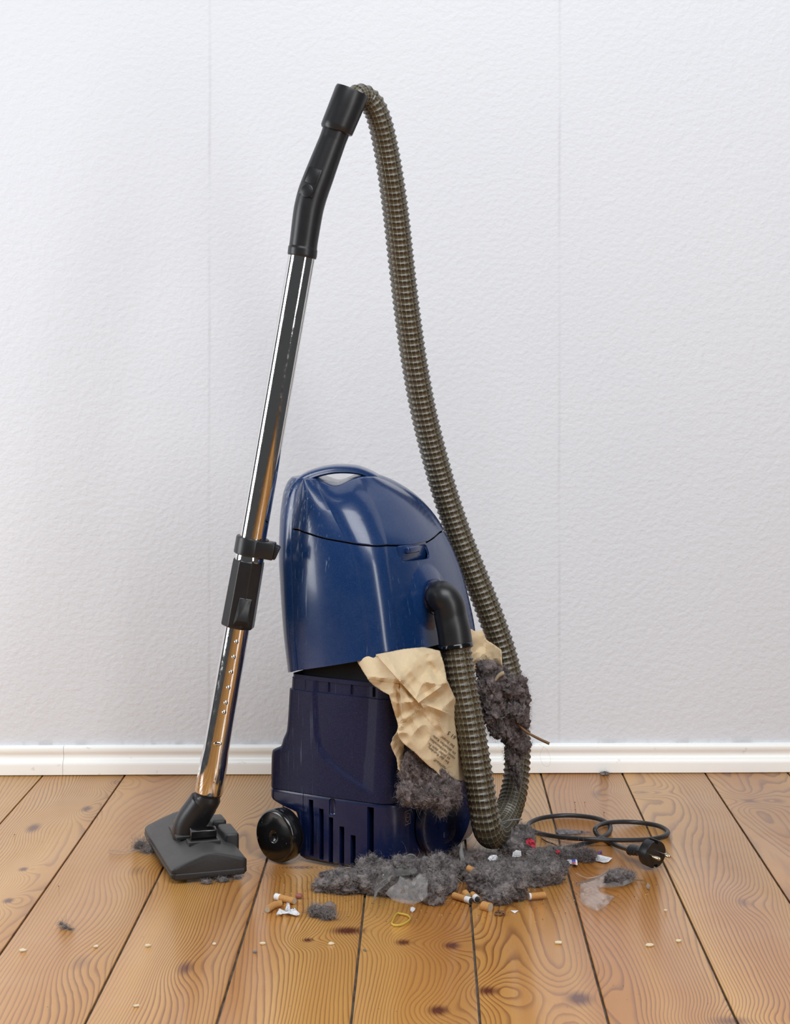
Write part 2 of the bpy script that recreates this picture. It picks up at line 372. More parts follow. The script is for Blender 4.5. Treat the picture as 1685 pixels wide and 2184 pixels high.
# ------------------------------------------------------------------ vacuum cleaner
O2 = (-.198, 2.50); c30, s30 = math.cos(math.radians(30)), .5
E1 = Vector((c30, -s30, 0)); E2 = Vector((s30, c30, 0)); EZ = Vector((0, 0, 1))
def BP(p, q, z): return Vector((O2[0]+c30*p+s30*q, O2[1]-s30*p+c30*q, z))
def p_at(u, q=0, dx=0): k = (u-CX)/F; return (k*(O2[1]+c30*q)-O2[0]-s30*q+dx)/(c30+s30*k)
def q_at(u, p, dx=0): k = (u-CX)/F; return (k*(O2[1]-s30*p)-O2[0]-c30*p+dx)/(s30-c30*k)
def z_at(v, Y): return H-(v-CY)*Y/F
def zrow(tab, Y):      # [(v,u)] -> zs ascending, us
    a = sorted((z_at(v, Y), u) for v, u in tab); return [x[0] for x in a], [x[1] for x in a]
class Loft:
    """rounded four-sided section whose corners follow measured outlines"""
    def __init__(s, L, K, R, rad, nn, bulge=(.004, .008), YR=2.60, q0=lambda z: 0.0):
        s.q0 = q0
        s.L = zrow(L, 2.50); s.K = zrow(K, 2.42); s.R = zrow(R, YR); s.rad = rad; s.nn = nn; s.bulge = bulge
    def section(s, z):
        rL, rK, rR, rB = s.rad(z)
        q0 = s.q0(z); pL = p_at(pchip(z, *s.L), q0, -.366*rL); pK = p_at(pchip(z, *s.K), q0); qR = q_at(pchip(z, *s.R), pK, .366*rR)
        pK = max(pK, pL+.012); qR = max(qR, q0+.012)
        lim = .49*min(pK-pL, qR-q0); rL, rK, rR, rB = (min(r, lim) for r in (rL, rK, rR, rB))
        nf, nk, nr, nc = s.nn; pts = []
        def line(a, b, n, nx, ny, bul):
            for i in range(n):
                t = i/n; w_ = math.sin(PI*t)*bul
                pts.append((a[0]+(b[0]-a[0])*t+nx*w_, a[1]+(b[1]-a[1])*t+ny*w_))
        def arc(cx, cy, r, a0, n):
            for i in range(n):
                a = a0+PI/2*i/n; pts.append((cx+r*math.cos(a), cy+r*math.sin(a)))
        b0, b1 = s.bulge
        line((pL+rL, q0), (pK-rK, q0), nf, 0, -1, b0); arc(pK-rK, q0+rK, rK, -PI/2, nk)
        line((pK, q0+rK), (pK, qR-rR), nr, 1, 0, b1); arc(pK-rR, qR-rR, rR, 0, nc)
        line((pK-rR, qR), (pL+rB, qR), nf//2, 0, 1, b0); arc(pL+rB, qR-rB, rB, PI/2, nc)
        line((pL, qR-rB), (pL, q0+rL), nr//3, -1, 0, b0*.6); arc(pL+rL, q0+rL, rL, PI, nk)
        return pts
def loft_mesh(name, rows, mat, parent, cap_top=True, cap_bot=True, disp=None, cols=None, smooth_angle=35):
    """rows: list of lists of Vector; cols: wraps when None"""
    n = len(rows[0]); V = [v for r in rows for v in r]; Fc = []
    wrap = cols is None
    for j in range(len(rows)-1):
        for i in range(n if wrap else n-1):
            i2 = (i+1) % n; Fc.append((j*n+i, j*n+i2, (j+1)*n+i2, (j+1)*n+i))
    if wrap and cap_bot: Fc.append(tuple(range(n))[::-1])
    if wrap and cap_top: Fc.append(tuple((len(rows)-1)*n+i for i in range(n)))
    return mesh(name, V, Fc, mat, parent, True, smooth_angle)
def evaluate(o):
    dg = bpy.context.evaluated_depsgraph_get(); me = bpy.data.meshes.new_from_object(o.evaluated_get(dg)); old = o.data
    o.modifiers.clear(); o.data = me; return o
def boolean(o, cutter):
    for me_ in (o.data, cutter.data):
        b_ = bmesh.new(); b_.from_mesh(me_); bmesh.ops.recalc_face_normals(b_, faces=b_.faces); b_.to_mesh(me_); b_.free()
    m = o.modifiers.new('b', 'BOOLEAN'); m.operation = 'DIFFERENCE'; m.object = cutter; m.solver = 'EXACT'
    bpy.context.view_layer.update(); evaluate(o); me = cutter.data; bpy.data.objects.remove(cutter); bpy.data.meshes.remove(me)
    o.data.polygons.foreach_set('use_smooth', [True]*len(o.data.polygons)); o.data.set_sharp_from_angle(angle=math.radians(32))

vac = empty('vacuum_cleaner', (-.05, 2.5, 0), 'blue upright-parked canister vacuum cleaner with burst casing, ribbed hose and chrome wand', 'vacuum cleaner')
# --- upper shell
UL = [(1450, 615), (1433, 613), (1350, 603), (1250, 596), (1190, 593), (1120, 595), (1060, 602), (1035, 611), (1020, 624), (1012, 634), (1006, 640)]
UK = [(1420, 832), (1400, 828), (1280, 812), (1170, 793), (1120, 775), (1090, 762), (1060, 746), (1035, 728), (1015, 712), (1006, 704)]
UR = [(1420, 1020), (1345, 1012), (1290, 1001), (1230, 986), (1180, 968), (1143, 951), (1105, 928), (1070, 899), (1045, 870), (1028, 844), (1016, 820), (1009, 802), (1003, 790)]
def urad(z):
    return (interp(z, [.25, .42, .50, .54], [.022, .036, .04, .04]), interp(z, [.26, .42, .48, .54], [.030, .034, .045, .05]), interp(z, [.26, .45, .54], [.03, .045, .05]), .03)
U = Loft(UL, UK, UR, urad, (70, 18, 84, 12), (.009, .010), q0=lambda z: pchip(z, [.28, .36, .42, .46, .50, .525, .541], [0, .001, .005, .011, .021, .030, .038]))
ztop = .5315
NCOL = len(U.section(.4)); nf, nk, nr, nc = U.nn
i0 = 3                                     # column of the left seam
i1 = nf+nk+nr+nc+nf//2-6                    # mirrored column on the far side
INLET = None
def upoint(i, z):
    zz = min(z, ztop); sec = sec_cache(round(zz, 5)); p, q = sec[i]
    v = BP(p, q, z)
    # dip under the carrying handle
    g = math.exp(-((v.x-(713-CX)*2.5/F)/.020)**2)*interp(z, [.49, .531], [0, 1])
    v.z -= .011*g
    if i == i0 and z < .47:               # fine groove down the side
        v += (BP(.08, .10, 0)-BP(p, q, 0)).normalized()*.0024
    # raised collar round the hose inlet on the right-hand face
    if INLET is not None:
        d = (v-INLET); r = math.sqrt((d.dot(E2))**2+d.z**2)
        if abs(d.dot(E1)) < .05: v += E1*(.0075*max(0, 1-(r/.046)**2)**1.0)*(1 if d.dot(E1) > -.03 else 0)
    return v
_sc = {}
def sec_cache(z):
    if z not in _sc: _sc[z] = U.section(z)
    return _sc[z]
zin = z_at(1277, 2.50)
s_ = U.section(zin); qi = q_at(918, s_[nf+nk+30][0]); INLET = BP(s_[nf+nk+30][0], qi, zin)
def zbot(i):
    s0 = sec_cache(.30); p = s0[i][0]; return interp(p, [s0[-1][0]-.03, .0, .16, .2], [.256, .262, .297, .299])
def zseam(i):
    p, q = sec_cache(.44)[i]
    pk = sec_cache(.44)[nf+nk][0]
    if i <= nf+nk: return interp(p, [p_at(636), p_at(700), pk], [.462, .4525, .443])
    return interp(q, [.045, .09, .14, .2, .3], [.443, .4385, .4395, .447, .455])
NR = 90
centre = BP(*[sum(c[k] for c in sec_cache(round(ztop, 5)))/NCOL for k in (0, 1)], ztop+.0025)
def capped(rows, cols):
    top = rows[-1]
    for t in (.25, .5, .75, .9, 1.0):
        r = [a.lerp(centre, t) for a in top]
        for k, v in enumerate(r):
            g = math.exp(-((v.x-(713-CX)*2.5/F)/.020)**2); v.z = ztop-.011*g+.0025*(1-(1-t)**2)
        rows.append(r)
    return rows
# body: full-height columns outside the lid, up to the seam under it
lidcols = list(range(i0, i1+1)); restcols = list(range(i1, NCOL))+list(range(0, i0+1))
rows = []
for j in range(NR+1):
    t = j/NR; row = []
    for i in lidcols: z = zbot(i)+(zseam(i)-.0012-zbot(i))*t; row.append(upoint(i, z))
    rows.append(row)
def merge_parts(parts):
    V = []; Fc = []
    for rws in parts:
        o_ = len(V); n = len(rws[0]); V += [v for r in rws for v in r]
        for j in range(len(rws)-1):
            for i in range(n-1): Fc.append((o_+j*n+i, o_+j*n+i+1, o_+(j+1)*n+i+1, o_+(j+1)*n+i))
    return V, Fc
rows2 = []
for j in range(NR*2+1):
    t = j/(NR*2); rows2.append([upoint(i, zbot(i)+(ztop-zbot(i))*(1-(1-t)**1.35)) for i in restcols])
rows2 = capped(rows2, restcols)
V, Fc = merge_parts([rows, rows2])
shell = mesh('upper_housing', V, Fc, M_shell, vac, True, 40)
bm = bmesh.new(); bm.from_mesh(shell.data); bmesh.ops.remove_doubles(bm, verts=bm.verts, dist=.00005); bmesh.ops.recalc_face_normals(bm, faces=bm.faces); bm.to_mesh(shell.data); bm.free()
sm = shell.modifiers.new('thickness', 'SOLIDIFY'); sm.thickness = .003; sm.offset = -1
bpy.context.view_layer.update(); evaluate(shell)
# lid
rows = []
for j in range(NR+1):
    t = 1-(1-j/NR)**1.35
    rows.append([upoint(i, zseam(i)+.0012+(ztop-zseam(i)-.0012)*t) for i in lidcols[1:-1]])
rows = capped(rows, lidcols)
for r in rows:                              # stand a hair proud
    for k, v in enumerate(r): r[k] = v+Vector((v.x-centre.x, v.y-centre.y, 0)).normalized()*.0012*min(1, max(0, (ztop-v.z)/.03))
V, Fc = merge_parts([rows]); lid = mesh('dust_lid', V, Fc, M_shell, shell, True, 40)
m_ = lid.modifiers.new('thickness', 'SOLIDIFY'); m_.thickness = .003; m_.offset = -1; bpy.context.view_layer.update(); evaluate(lid)
# dark liner behind the seams
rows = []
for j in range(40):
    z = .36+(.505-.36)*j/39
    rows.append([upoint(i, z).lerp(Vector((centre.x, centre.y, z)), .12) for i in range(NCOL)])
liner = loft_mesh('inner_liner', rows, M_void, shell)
# latch pocket: a recessed glossy dish under the lid edge
def rface(u, v, out=0.0):      # point on the right-hand face of the upper shell seen at pixel u, v
    Y = 2.5
    for _ in range(6):
        z = z_at(v, Y); p = sec_cache(round(min(z, ztop), 5))[nf+nk+nr//2][0]; q = q_at(u, p); Y = BP(p, q, z).y
    return BP(p+out, q, z)
c_ = rface(887, 1180)
cut = bm_obj('cut', box_bm(frame(c_+E1*.006, E1, E2, EZ), .026, .072, .021, .007, 3), M_shell)
bo = shell; boolean(bo, cut)
bm = box_bm(frame(c_-E1*.0078, E1, E2, EZ), .006, .076, .026, .002, 2); bm_obj('latch_recess', bm, M_shell, shell)
bm = box_bm(frame(c_-E1*.003+EZ*.006-E2*.006, E1, E2, EZ), .010, .034, .010, .003, 3); bm_obj('latch', bm, M_shell, shell)
# carrying handle: flattened arch over the dip
hp = [(628, 1084), (622, 1060), (631, 1038), (648, 1021), (670, 1010), (700, 1002), (730, 999.5), (762, 1002), (788, 1010), (812, 1022), (838, 1038)]
hp = catmull([P(u, v, 2.545+.06*(u-612)/226) for u, v in hp], 6)
T, N = frames(hp, Vector((0, -1, 0))); V = []; Fc = []; seg = 20
for i, p in enumerate(hp):
    B = T[i].cross(N[i]); k = i/(len(hp)-1)
    hh = .0062*interp(k, [0, .08, .2, .7, 1], [.5, 1.0, 1.1, 1, .5]); hw = .026*interp(k, [0, .3, .8, 1], [.9, 1, 1, .8])
    for s in range(seg):
        a = 2*PI*s/seg; ca, sa = math.cos(a), math.sin(a)
        V.append(p+Vector((0, 1, 0))*(hw*(1 if ca > 0 else -1)*abs(ca)**.45)+B*(hh*(1 if sa > 0 else -1)*abs(sa)**.6))
for i in range(len(hp)-1):
    for s in range(seg): s2 = (s+1) % seg; Fc.append((i*seg+s, i*seg+s2, (i+1)*seg+s2, (i+1)*seg+s))
Fc += [tuple(range(seg))[::-1], tuple((len(hp)-1)*seg+s for s in range(seg))]
mesh('carrying_handle', V, Fc, M_shell, shell, True, 40)
# --- lower housing
LL = [(1425, 620), (1440, 619), (1480, 617), (1530, 614), (1560, 611), (1578, 604), (1592, 600), (1596, 597), (1602, 586), (1606, 581), (1620, 579), (1690, 578)]
LK = [(1400, 838), (1480, 838), (1700, 838), (1740, 836)]
LR = [(1380, 985), (1500, 990), (1640, 1000), (1700, 1006), (1800, 1006)]
LO = Loft(LL, LK, LR, lambda z: (.012, interp(z, [.1, .25], [.030, .022]), .02, .02), (90, 16, 60, 10), (.003, .006))
def inset(rows_pts, d, zc):
    cx = sum(p[0] for p in rows_pts)/len(rows_pts); cy = sum(p[1] for p in rows_pts)/len(rows_pts)
    out = []
    for p, q in rows_pts:
        v = Vector((cx-p, cy-q)); v.normalize(); out.append((p+v.x*d, q+v.y*d))
    return out
def crease_shift(p, z):       # the lower left field stands proud of the upper right field along a curved line
    ck = [(p_at(u), z_at(v, 2.47)) for u, v in ((671, 1440), (673, 1500), (676, 1560), (682, 1592), (698, 1616), (730, 1640), (770, 1662), (806, 1682), (832, 1694))]
    best = 9; sgn = 1
    for (x0, y0), (x1, y1) in zip(ck, ck[1:]):
        dx, dy = x1-x0, y1-y0; t = max(0, min(1, ((p-x0)*dx+(z-y0)*dy)/(dx*dx+dy*dy))); d = math.hypot(p-x0-dx*t, z-y0-dy*t)
        if d < best: best = d; sgn = 1 if dx*(z-y0)-dy*(p-x0) > 0 else -1
    return best*sgn            # positive = upper right side
zl = sorted(set([.0970, .0976]+[round(.099+.0018*k, 5) for k in range(80)]+[.2385, .2392, .2545]))
zl = [z for z in zl if z <= .2545]
rows = []
for z in zl:
    sec = LO.section(z)
    if z > .2388: sec = inset(sec, .0030, 0)
    row = []
    for i, (p, q) in enumerate(sec):
        v = BP(p, q, z)
        if i < 90:
            d = crease_shift(p, z); v += E2*(.0030*max(0, min(1, .5+d/.005)))*min(1, i/6)*min(1, (89-i)/10)
        row.append(v)
    rows.append(row)
lower = loft_mesh('lower_housing', rows, M_low, vac, True, True)
# rim lip, dark chamber inside the mouth
sec = LO.section(.25)
for (za, zb_, ins_o, ins_i, nm, mt) in ((.2545, .2600, .0045, .0085, 'rim_lip', M_low),):
    r = [[BP(p, q, za) for p, q in inset(sec, ins_o, 0)], [BP(p, q, zb_) for p, q in inset(sec, ins_o, 0)], [BP(p, q, zb_) for p, q in inset(sec, ins_i, 0)], [BP(p, q, za) for p, q in inset(sec, ins_i, 0)]]
    loft_mesh(nm, r, mt, lower, False, False)
for k in range(4):
    pc = p_at(650+k*48); bm = box_bm(frame(BP(pc, .0022, .2475), E1, E2, EZ), .0018, .004, .0135, .0006, 1); bm_obj('rim_rib', bm, M_low, lower)
r = [[BP(p, q, z) for p, q in inset(sec, .018, 0)] for z in (.2546, .285)]
loft_mesh('filter_grille', r, M_void, lower)
for k in range(9):
    bm = box_bm(frame(BP(.03+k*.014, .0175, .268), E1, E2, EZ), .003, .004, .026, .0008, 1); bm_obj('grille_bar', bm, M_gloss, lower)
# --- base
BL = [(1680, 578), (1700, 578), (1708, 580), (1714, 590), (1722, 610), (1728, 630), (1740, 634), (1800, 636), (1822, 640), (1834, 650), (1845, 662)]
BK = [(1700, 840), (1760, 846), (1830, 846), (1850, 842)]
BR = [(1690, 1006), (1770, 1008), (1800, 1004)]
BA = Loft(BL, BK, BR, lambda z: (.010, .040, .02, .02), (80, 20, 50, 8), (.003, .010), YR=2.60)
zs = [.0035+(.0958-.0035)*k/40 for k in range(41)]
rows = []
for k, z in enumerate(zs):
    sec = BA.section(z); ins = .005 if k == 0 else (.002 if k == 1 else (.0012 if k == 40 else 0))
    rows.append([BP(p, q, z) for p, q in inset(sec, ins, 0)])
base = loft_mesh('base_housing', rows, M_base, vac)
cb = bmesh.new()
for (u0, u1, vt, vb) in ((661, 670.5, 1711, 1834), (683, 692.5, 1727, 1838), (703.5, 713, 1742, 1842), (726.5, 736.5, 1758, 1846), (749.5, 760, 1773, 1848), (783.5, 797, 1709, 1870)):
    p0, p1 = p_at(u0), p_at(u1); zt = z_at(vt, 2.46); zb_ = max(z_at(vb, 2.455), .004) if vb < 1860 else -.01
    box_bm(frame(BP((p0+p1)/2, .008, (zt+zb_)/2), E1, E2, EZ), p1-p0, .034, zt-zb_, 0, 1, cb)
box_bm(frame(BP(p_at(711), -.004, z_at(1722, 2.455)), E1, E2, EZ), .0105, .010, .024, .0035, 3, cb)   # pill dimple
box_bm(frame(BP(p_at(648.5), -.002, .05), E1, E2, EZ), .0009, .008, .2, 0, 1, cb)                      # hairline joint
cutter = bm_obj('cut', cb, M_void, smooth=False); boolean(base, cutter)
# badges and dial on the right-hand face of the base
pk = p_at(843)
def rb(u, v, out=0.0): 
    p = pk+.0085; q = q_at(u, p); z = z_at(v, BP(p, q, 0).y); return BP(p+out, q, z)
dc = rb(945, 1738); V = []; Fc = []; n = 56
hw = abs((rb(998, 1738)-rb(892, 1738)).length)/2; hh = .056
ringp = [(1.0, -.004), (1.0, .004), (.97, .0055), (.93, .0045), (.85, .0015), (.6, .0006), (.3, .0003)]
for f, o_ in ringp:
    for k in range(n): a = 2*PI*k/n; V.append(dc+E2*(hw*f*math.cos(a))+EZ*(hh*f*math.sin(a))+E1*(o_+.002))
for j in range(len(ringp)-1):
    for k in range(n): k2 = (k+1) % n; Fc.append((j*n+k, j*n+k2, (j+1)*n+k2, (j+1)*n+k))
Fc.append(tuple((len(ringp)-1)*n+k for k in range(n)))
mesh('power_dial', V, Fc, M_base, base, True, 40)
def text_mesh(txt, size, align='LEFT'):
    cu = bpy.data.curves.new('t', 'FONT'); cu.body = txt; cu.size = size; cu.align_x = align; cu.resolution_u = 2
    ob = bpy.data.objects.new('t', cu); COL.objects.link(ob); bpy.context.view_layer.update()
    me = bpy.data.meshes.new_from_object(ob.evaluated_get(bpy.context.evaluated_depsgraph_get())); bpy.data.objects.remove(ob); bpy.data.curves.remove(cu)
    V = [v.co.copy() for v in me.vertices]; Fc = [tuple(p.vertices) for p in me.polygons]; bpy.data.meshes.remove(me); return V, Fc
def flat_text(name, txt, size, org, ex, ez, out, mat, parent):
    V, Fc = text_mesh(txt, size, 'CENTER'); return mesh(name, [org+ex*v.x+ez*v.y+out for v in V], Fc, mat, parent, False)
flat_text('power_letter', 'E', .0095, rb(942, 1785), E2, EZ, E1*.0042, M_pale, base)
def outline(name, pts, wdt, nrm, mat, parent):
    V = []; Fc = []; n = len(pts); c = sum(pts, Vector())/n
    for p in pts: V.append(p); V.append(p+(c-p).normalized()*wdt)
    for k in range(n): k2 = (k+1) % n; Fc.append((2*k, 2*k2, 2*k2+1, 2*k+1))
    return mesh(name, V, Fc, mat, parent, False)
bc = rb(867, 1743, .0012); X_, Z_ = E2, EZ
M_gold = plain('gold_print', rgb(120, 105, 88), .5)
bc = bc+E1*.001
outline('symbol_frame', [bc+X_*(a*.0075)+Z_*(b*.0095) for a, b in ((-1, -1), (1, -1), (1, 1), (-1, 1))], .0012, E1, M_gold, base)
outline('symbol_ring', [bc+X_*(.0055*math.cos(2*PI*k/28))+Z_*(.0065*math.sin(2*PI*k/28)) for k in range(28)], .001, E1, M_gold, base)
mesh('symbol_bar', [bc+X_*(-.003)+Z_*(-.0004), bc+X_*.003+Z_*(-.0004), bc+X_*.003+Z_*.0005, bc+X_*(-.003)+Z_*.0005], [(0, 1, 2, 3)], M_gold, base, False)
# --- wheel
wc = Vector(((596-CX)*2.486/F, 2.486, .0372)); an = math.radians(40); ax = Vector((-math.sin(an), -math.cos(an), 0)); ay = Vector((math.cos(an), -math.sin(an), 0))
pr = [(0, .0082), (.005, .0084), (.0075, .0102), (.0086, .0114), (.0094, .0117), (.0104, .0118), (.020, .0118), (.0325, .0115), (.0340, .0111), (.0353, .0101), (.0363, .0080), (.0369, .0050), (.0370, -.002), (.0368, -.010), (.034, -.013), (0, -.013)]
V = []; Fc = []; n = 64
for r_, h_ in pr:
    for k in range(n): a = 2*PI*k/n; V.append(wc+ay*(r_*math.cos(a))+EZ*(r_*math.sin(a))+ax*h_)
for j in range(len(pr)-1):
    for k in range(n): k2 = (k+1) % n; Fc.append((j*n+k, (j+1)*n+k, (j+1)*n+k2, j*n+k2))
def wheel_mat():
    t = NT('scuffed_black_plastic'); p = t.pos(1, 1, 1)
    m = t.math('MULTIPLY', t.ramp(t.noise(1, t.pos(220, 220, 90), 2, .6, 1.0), [(.66, (0, 0, 0, 1)), (.72, (1, 1, 1, 1))]), t.ramp(t.noise(45, p, 2), [(.5, (0, 0, 0, 1)), (.6, (1, 1, 1, 1))]))
    t.set(Base_Color=t.mix(m, rgb(18, 18, 19), rgb(140, 145, 150)), Roughness=.2, Coat_Weight=.3); return t.m
M_wheel = wheel_mat()
wh = mesh('wheel', V, Fc, M_wheel, vac, True, 60)
sweep('axle', [wc+ax*(-.012), wc+ax*(-.05)], .008, 16, M_black, wh)
# --- hose inlet elbow
ein = INLET+E1*.004
pt = [ein-E1*.012, ein+E1*.004, ein+E1*.020+EZ*.0005, ein+E1*.034-EZ*.008+E2*.000, ein+E1*.043-EZ*.026, ein+E1*.047-EZ*.048, ein+E1*.050-EZ*.0715]
ELEND = P(973, 1381, 2.475); ELM = P(962, 1318, 2.482)
pt = [ein-E1*.012, ein+E1*.006, P(943, 1273, 2.487), P(957, 1290, 2.483), ELM, P(968, 1345, 2.478), ELEND]
path = resample(catmull(pt, 10), .0025)[0]; n = len(path)
rad = [interp(i/(n-1), [0, .25, .5, .75, .97, 1], [.0210, .0215, .0225, .0232, .0236, .0226]) for i in range(n)]
elbow = sweep('hose_elbow', path, rad, 48, M_black, vac, up=EZ)
T_end = (path[-1]-path[-2]).normalized()
sweep('elbow_collar', [path[-1]-T_end*.005, path[-1]-T_end*.0038, path[-1]+T_end*.0005, path[-1]+T_end*.0015], [.0236, .0245, .0245, .0236], 48, M_gloss, elbow)
sweep('inlet_ring', [ein+E1*.000, ein+E1*.004, ein+E1*.0065, ein+E1*.0065], [.0262, .0258, .0240, .0215], 48, M_base, shell, up=EZ)
# --- ribbed hose
hpx = [(973, 1372, 2.476, 33), (976, 1400, 2.474, 33), (986, 1460, 2.470, 33), (1000, 1530, 2.466, 33), (1013, 1610, 2.462, 33), (1024, 1680, 2.460, 33), (1032, 1730, 2.460, 33),
       (1041, 1768, 2.470, 33), (1052, 1778, 2.51, 32), (1066, 1765, 2.565, 31), (1082, 1735, 2.61, 30), (1096, 1690, 2.640, 29.5), (1103, 1630, 2.66, 29), (1103, 1560, 2.68, 29), (1094, 1480, 2.69, 29),
       (1076, 1400, 2.69, 29), (1049, 1320, 2.685, 29), (1018, 1240, 2.68, 29), (986, 1160, 2.675, 29), (958, 1080, 2.67, 29), (934, 1000, 2.66, 29), (906, 890, 2.64, 29), (885, 780, 2.62, 29), (869, 670, 2.60, 29),
       (856, 560, 2.58, 29), (845, 460, 2.56, 29), (834, 380, 2.54, 28.5), (823, 315, 2.525, 28), (811, 262, 2.51, 27.5), (797, 226, 2.50, 27), (778, 206, 2.49, 26), (760, 207, 2.475, 26), (748, 224, 2.47, 26)]
ctl = [P(a, b, c) for a, b, c, d in hpx]; dense = catmull(ctl, 12); pitch = .0088
path, ss, Lh = resample(dense, pitch/8); seg = 44
rads = []
# radius along the hose (m): px half width * depth / f
rr = [d*c/F for a, b, c, d in hpx]; cum = [0]
for a, b in zip(ctl, ctl[1:]): cum.append(cum[-1]+(b-a).length)
cum = [c*Lh/cum[-1] for c in cum]
T, N = frames(path, Vector((0, -1, 0))); V = np.zeros((len(path)*seg, 3)); UV = np.zeros((len(path)*seg, 2))
for i, p in enumerate(path):
    R0 = interp(ss[i], cum, rr); B = T[i].cross(N[i])
    for k in range(seg):
        a = 2*PI*k/seg; ph = ss[i]/pitch+k/seg; f = ph-math.floor(ph)
        cr = (0.5+0.5*math.cos(2*PI*(f-.5)))**2.3
        r = R0*(.895+.105*cr)
        V[i*seg+k] = p+N[i]*(math.cos(a)*r)+B*(math.sin(a)*r); UV[i*seg+k] = (k/seg, ph)
Fc = []; uvs = []
for i in range(len(path)-1):
    for k in range(seg):
        k2 = (k+1) % seg; Fc.append((i*seg+k, i*seg+k2, (i+1)*seg+k2, (i+1)*seg+k))
        a0, a1 = UV[i*seg+k]; b1 = UV[(i+1)*seg+k][1]
        uvs += [a0, a1, (k+1)/seg, a1+1/seg, (k+1)/seg, b1+1/seg, a0, b1]
hose = mesh('ribbed_hose', V.tolist(), Fc, M_hose, vac, True)
uvl = hose.data.uv_layers.new(name='UVMap'); uvl.data.foreach_set('uv', uvs)
# --- wand
def TW(v, off=0.0):            # point of the tube axis at row v
    u = 445+(1690-v)*(645-445)/(1690-540); return P(u, v, interp(v, [540, 1690], [2.470, 2.490]))
low = sweep('lower_tube', [TW(1690), TW(1688), TW(1650), TW(1625), TW(1598), TW(1320)], [.0192, .0198, .0197, .0194, .0180, .0178], 64, M_chrome, vac)
upt = sweep('upper_tube', [TW(1205), TW(540)], .0187, 64, M_chrome, vac)
for v in (1190,): sweep('tube_ferrule', [TW(1206), TW(1200), TW(1184), TW(1182)], [.0200, .0204, .0204, .0196], 48, M_chrome, upt)
axd = (TW(540)-TW(1690)).normalized(); side = Vector((axd.z, 0, -axd.x)).normalized(); fr = Vector((0, -1, 0))
rdir = (fr*math.cos(.12)+side*math.sin(.12)).normalized()
for v in (1364, 1396, 1428, 1461, 1493, 1513):
    c = TW(v)+rdir*.0172+side*.0012
    bm = bmesh.new(); bmesh.ops.create_uvsphere(bm, u_segments=20, v_segments=12, radius=.0032)
    for x in bm.verts: x.co = c+x.co
    bm_obj('detent_dimple', bm, M_chrome, low)
c = TW(1580)+rdir*.0172; bm = bmesh.new(); bmesh.ops.create_uvsphere(bm, u_segments=24, v_segments=12, radius=.0058)
for x in bm.verts: x.co = c+Vector((x.co.x, x.co.y*.35, x.co.z*.55))
bm_obj('oval_hole_bead', bm, M_chrome, low)  # raised chrome bead standing in for an oval hole that catches reflections
# telescopic sleeve (eight-sided) with release key
slv = sweep('telescopic_sleeve', [TW(1337), TW(1334), TW(1205), TW(1196), TW(1191)], [.0212, .0238, .0226, .0222, .0200], 8, M_black, vac, rot=.28, smooth=False)
bv = slv.modifiers.new('bevel', 'BEVEL'); bv.width = .0012; bv.segments = 2; bpy.context.view_layer.update(); evaluate(slv)
kc = TW(1300)+rdir*.0215+side*.003
yv = (rdir-axd*rdir.dot(axd)).normalized(); xv = axd.cross(yv).normalized()
bm = bmesh.new(); vs = []
for (a, b, o_) in ((-.011, -.020, .000), (.011, -.020, .000), (.010, .020, .000), (-.008, .020, .000), (-.0075, -.0115, .0065), (.0085, -.0115, .0065), (.008, .018, .0015), (-.0065, .018, .0015)):
    vs.append(bm.verts.new(kc-xv*(-a)*1+axd*b+yv*o_))
for f in ((3, 2, 1, 0), (4, 5, 6, 7), (0, 1, 5, 4), (1, 2, 6, 5), (2, 3, 7, 6), (3, 0, 4, 7)): bm.faces.new([vs[i] for i in f])
bmesh.ops.recalc_face_normals(bm, faces=bm.faces); bmesh.ops.bevel(bm, geom=list(bm.edges), offset=.0006, segments=2, affect='EDGES')
bm_obj('release_key', bm, M_black, slv)
ar = kc+yv*.0048-axd*.001
tri = mesh('arrow_mark', [ar+xv*(-.003)-axd*.003, ar+xv*.003-axd*.003, ar+axd*.004-yv*.0014], [(0, 1, 2)], M_gloss, slv, False)
# clip that parks the wand on the body
clip = sweep('parking_clip', [TW(1183), TW(1181), TW(1149), TW(1146)], [.0215, .0232, .0232, .0222], 40, M_black, vac)
cc = (TW(1166)+P(578, 1172, 2.488))/2+Vector((.002, .0, -.001))
bm = box_bm(frame(P(563, 1172, 2.474), side, Vector((0, 1, 0)), axd), .030, .030, .0235, .002, 2); bm_obj('clip_block', bm, M_black, clip)
bm = box_bm(frame(P(583, 1176, 2.482), (side-axd*.25).normalized(), Vector((0, 1, 0)), (axd+side*.25).normalized()), .014, .018, .020, .002, 2); bm_obj('clip_hook', bm, M_black, clip)
# hand grip
gpx = [(644, 548, 30), (644.5, 545, 31.5), (646, 530, 31.5), (646.6, 527, 30), (648, 515, 30), (656, 460, 31.5), (661, 435, 32), (668, 410, 32.5), (679, 380, 32), (694, 340, 30.5), (710, 298, 29), (721, 268, 30), (727, 252, 31)]
ctl = [P(a, b, 2.468) for a, b, r in gpx]; cum = [0]
for a, b in zip(ctl, ctl[1:]): cum.append(cum[-1]+(b-a).length)
path, s2, L2 = resample(catmull(ctl, 8), .0015); cum = [c*L2/cum[-1] for c in cum]
grip = sweep('hand_grip', path, [interp(s, cum, [r*2.468/F for a, b, r in gpx]) for s in s2], 56, M_black, vac, angle=60)
cf = [(717, 280, 33), (718, 277, 35.5), (722, 267, 36), (738, 228, 36.8), (750, 198, 37.2), (752, 193, 36), (752.5, 192, 29), (749, 200, 28)]
sweep('hose_cuff', [P(a, b, 2.468) for a, b, r in cf], [r*2.468/F for a, b, r in cf], 56, M_black, grip, angle=50)
gd = (P(694, 340, 2.468)-P(668, 410, 2.468)).normalized(); gs = Vector((gd.z, 0, -gd.x)).normalized()
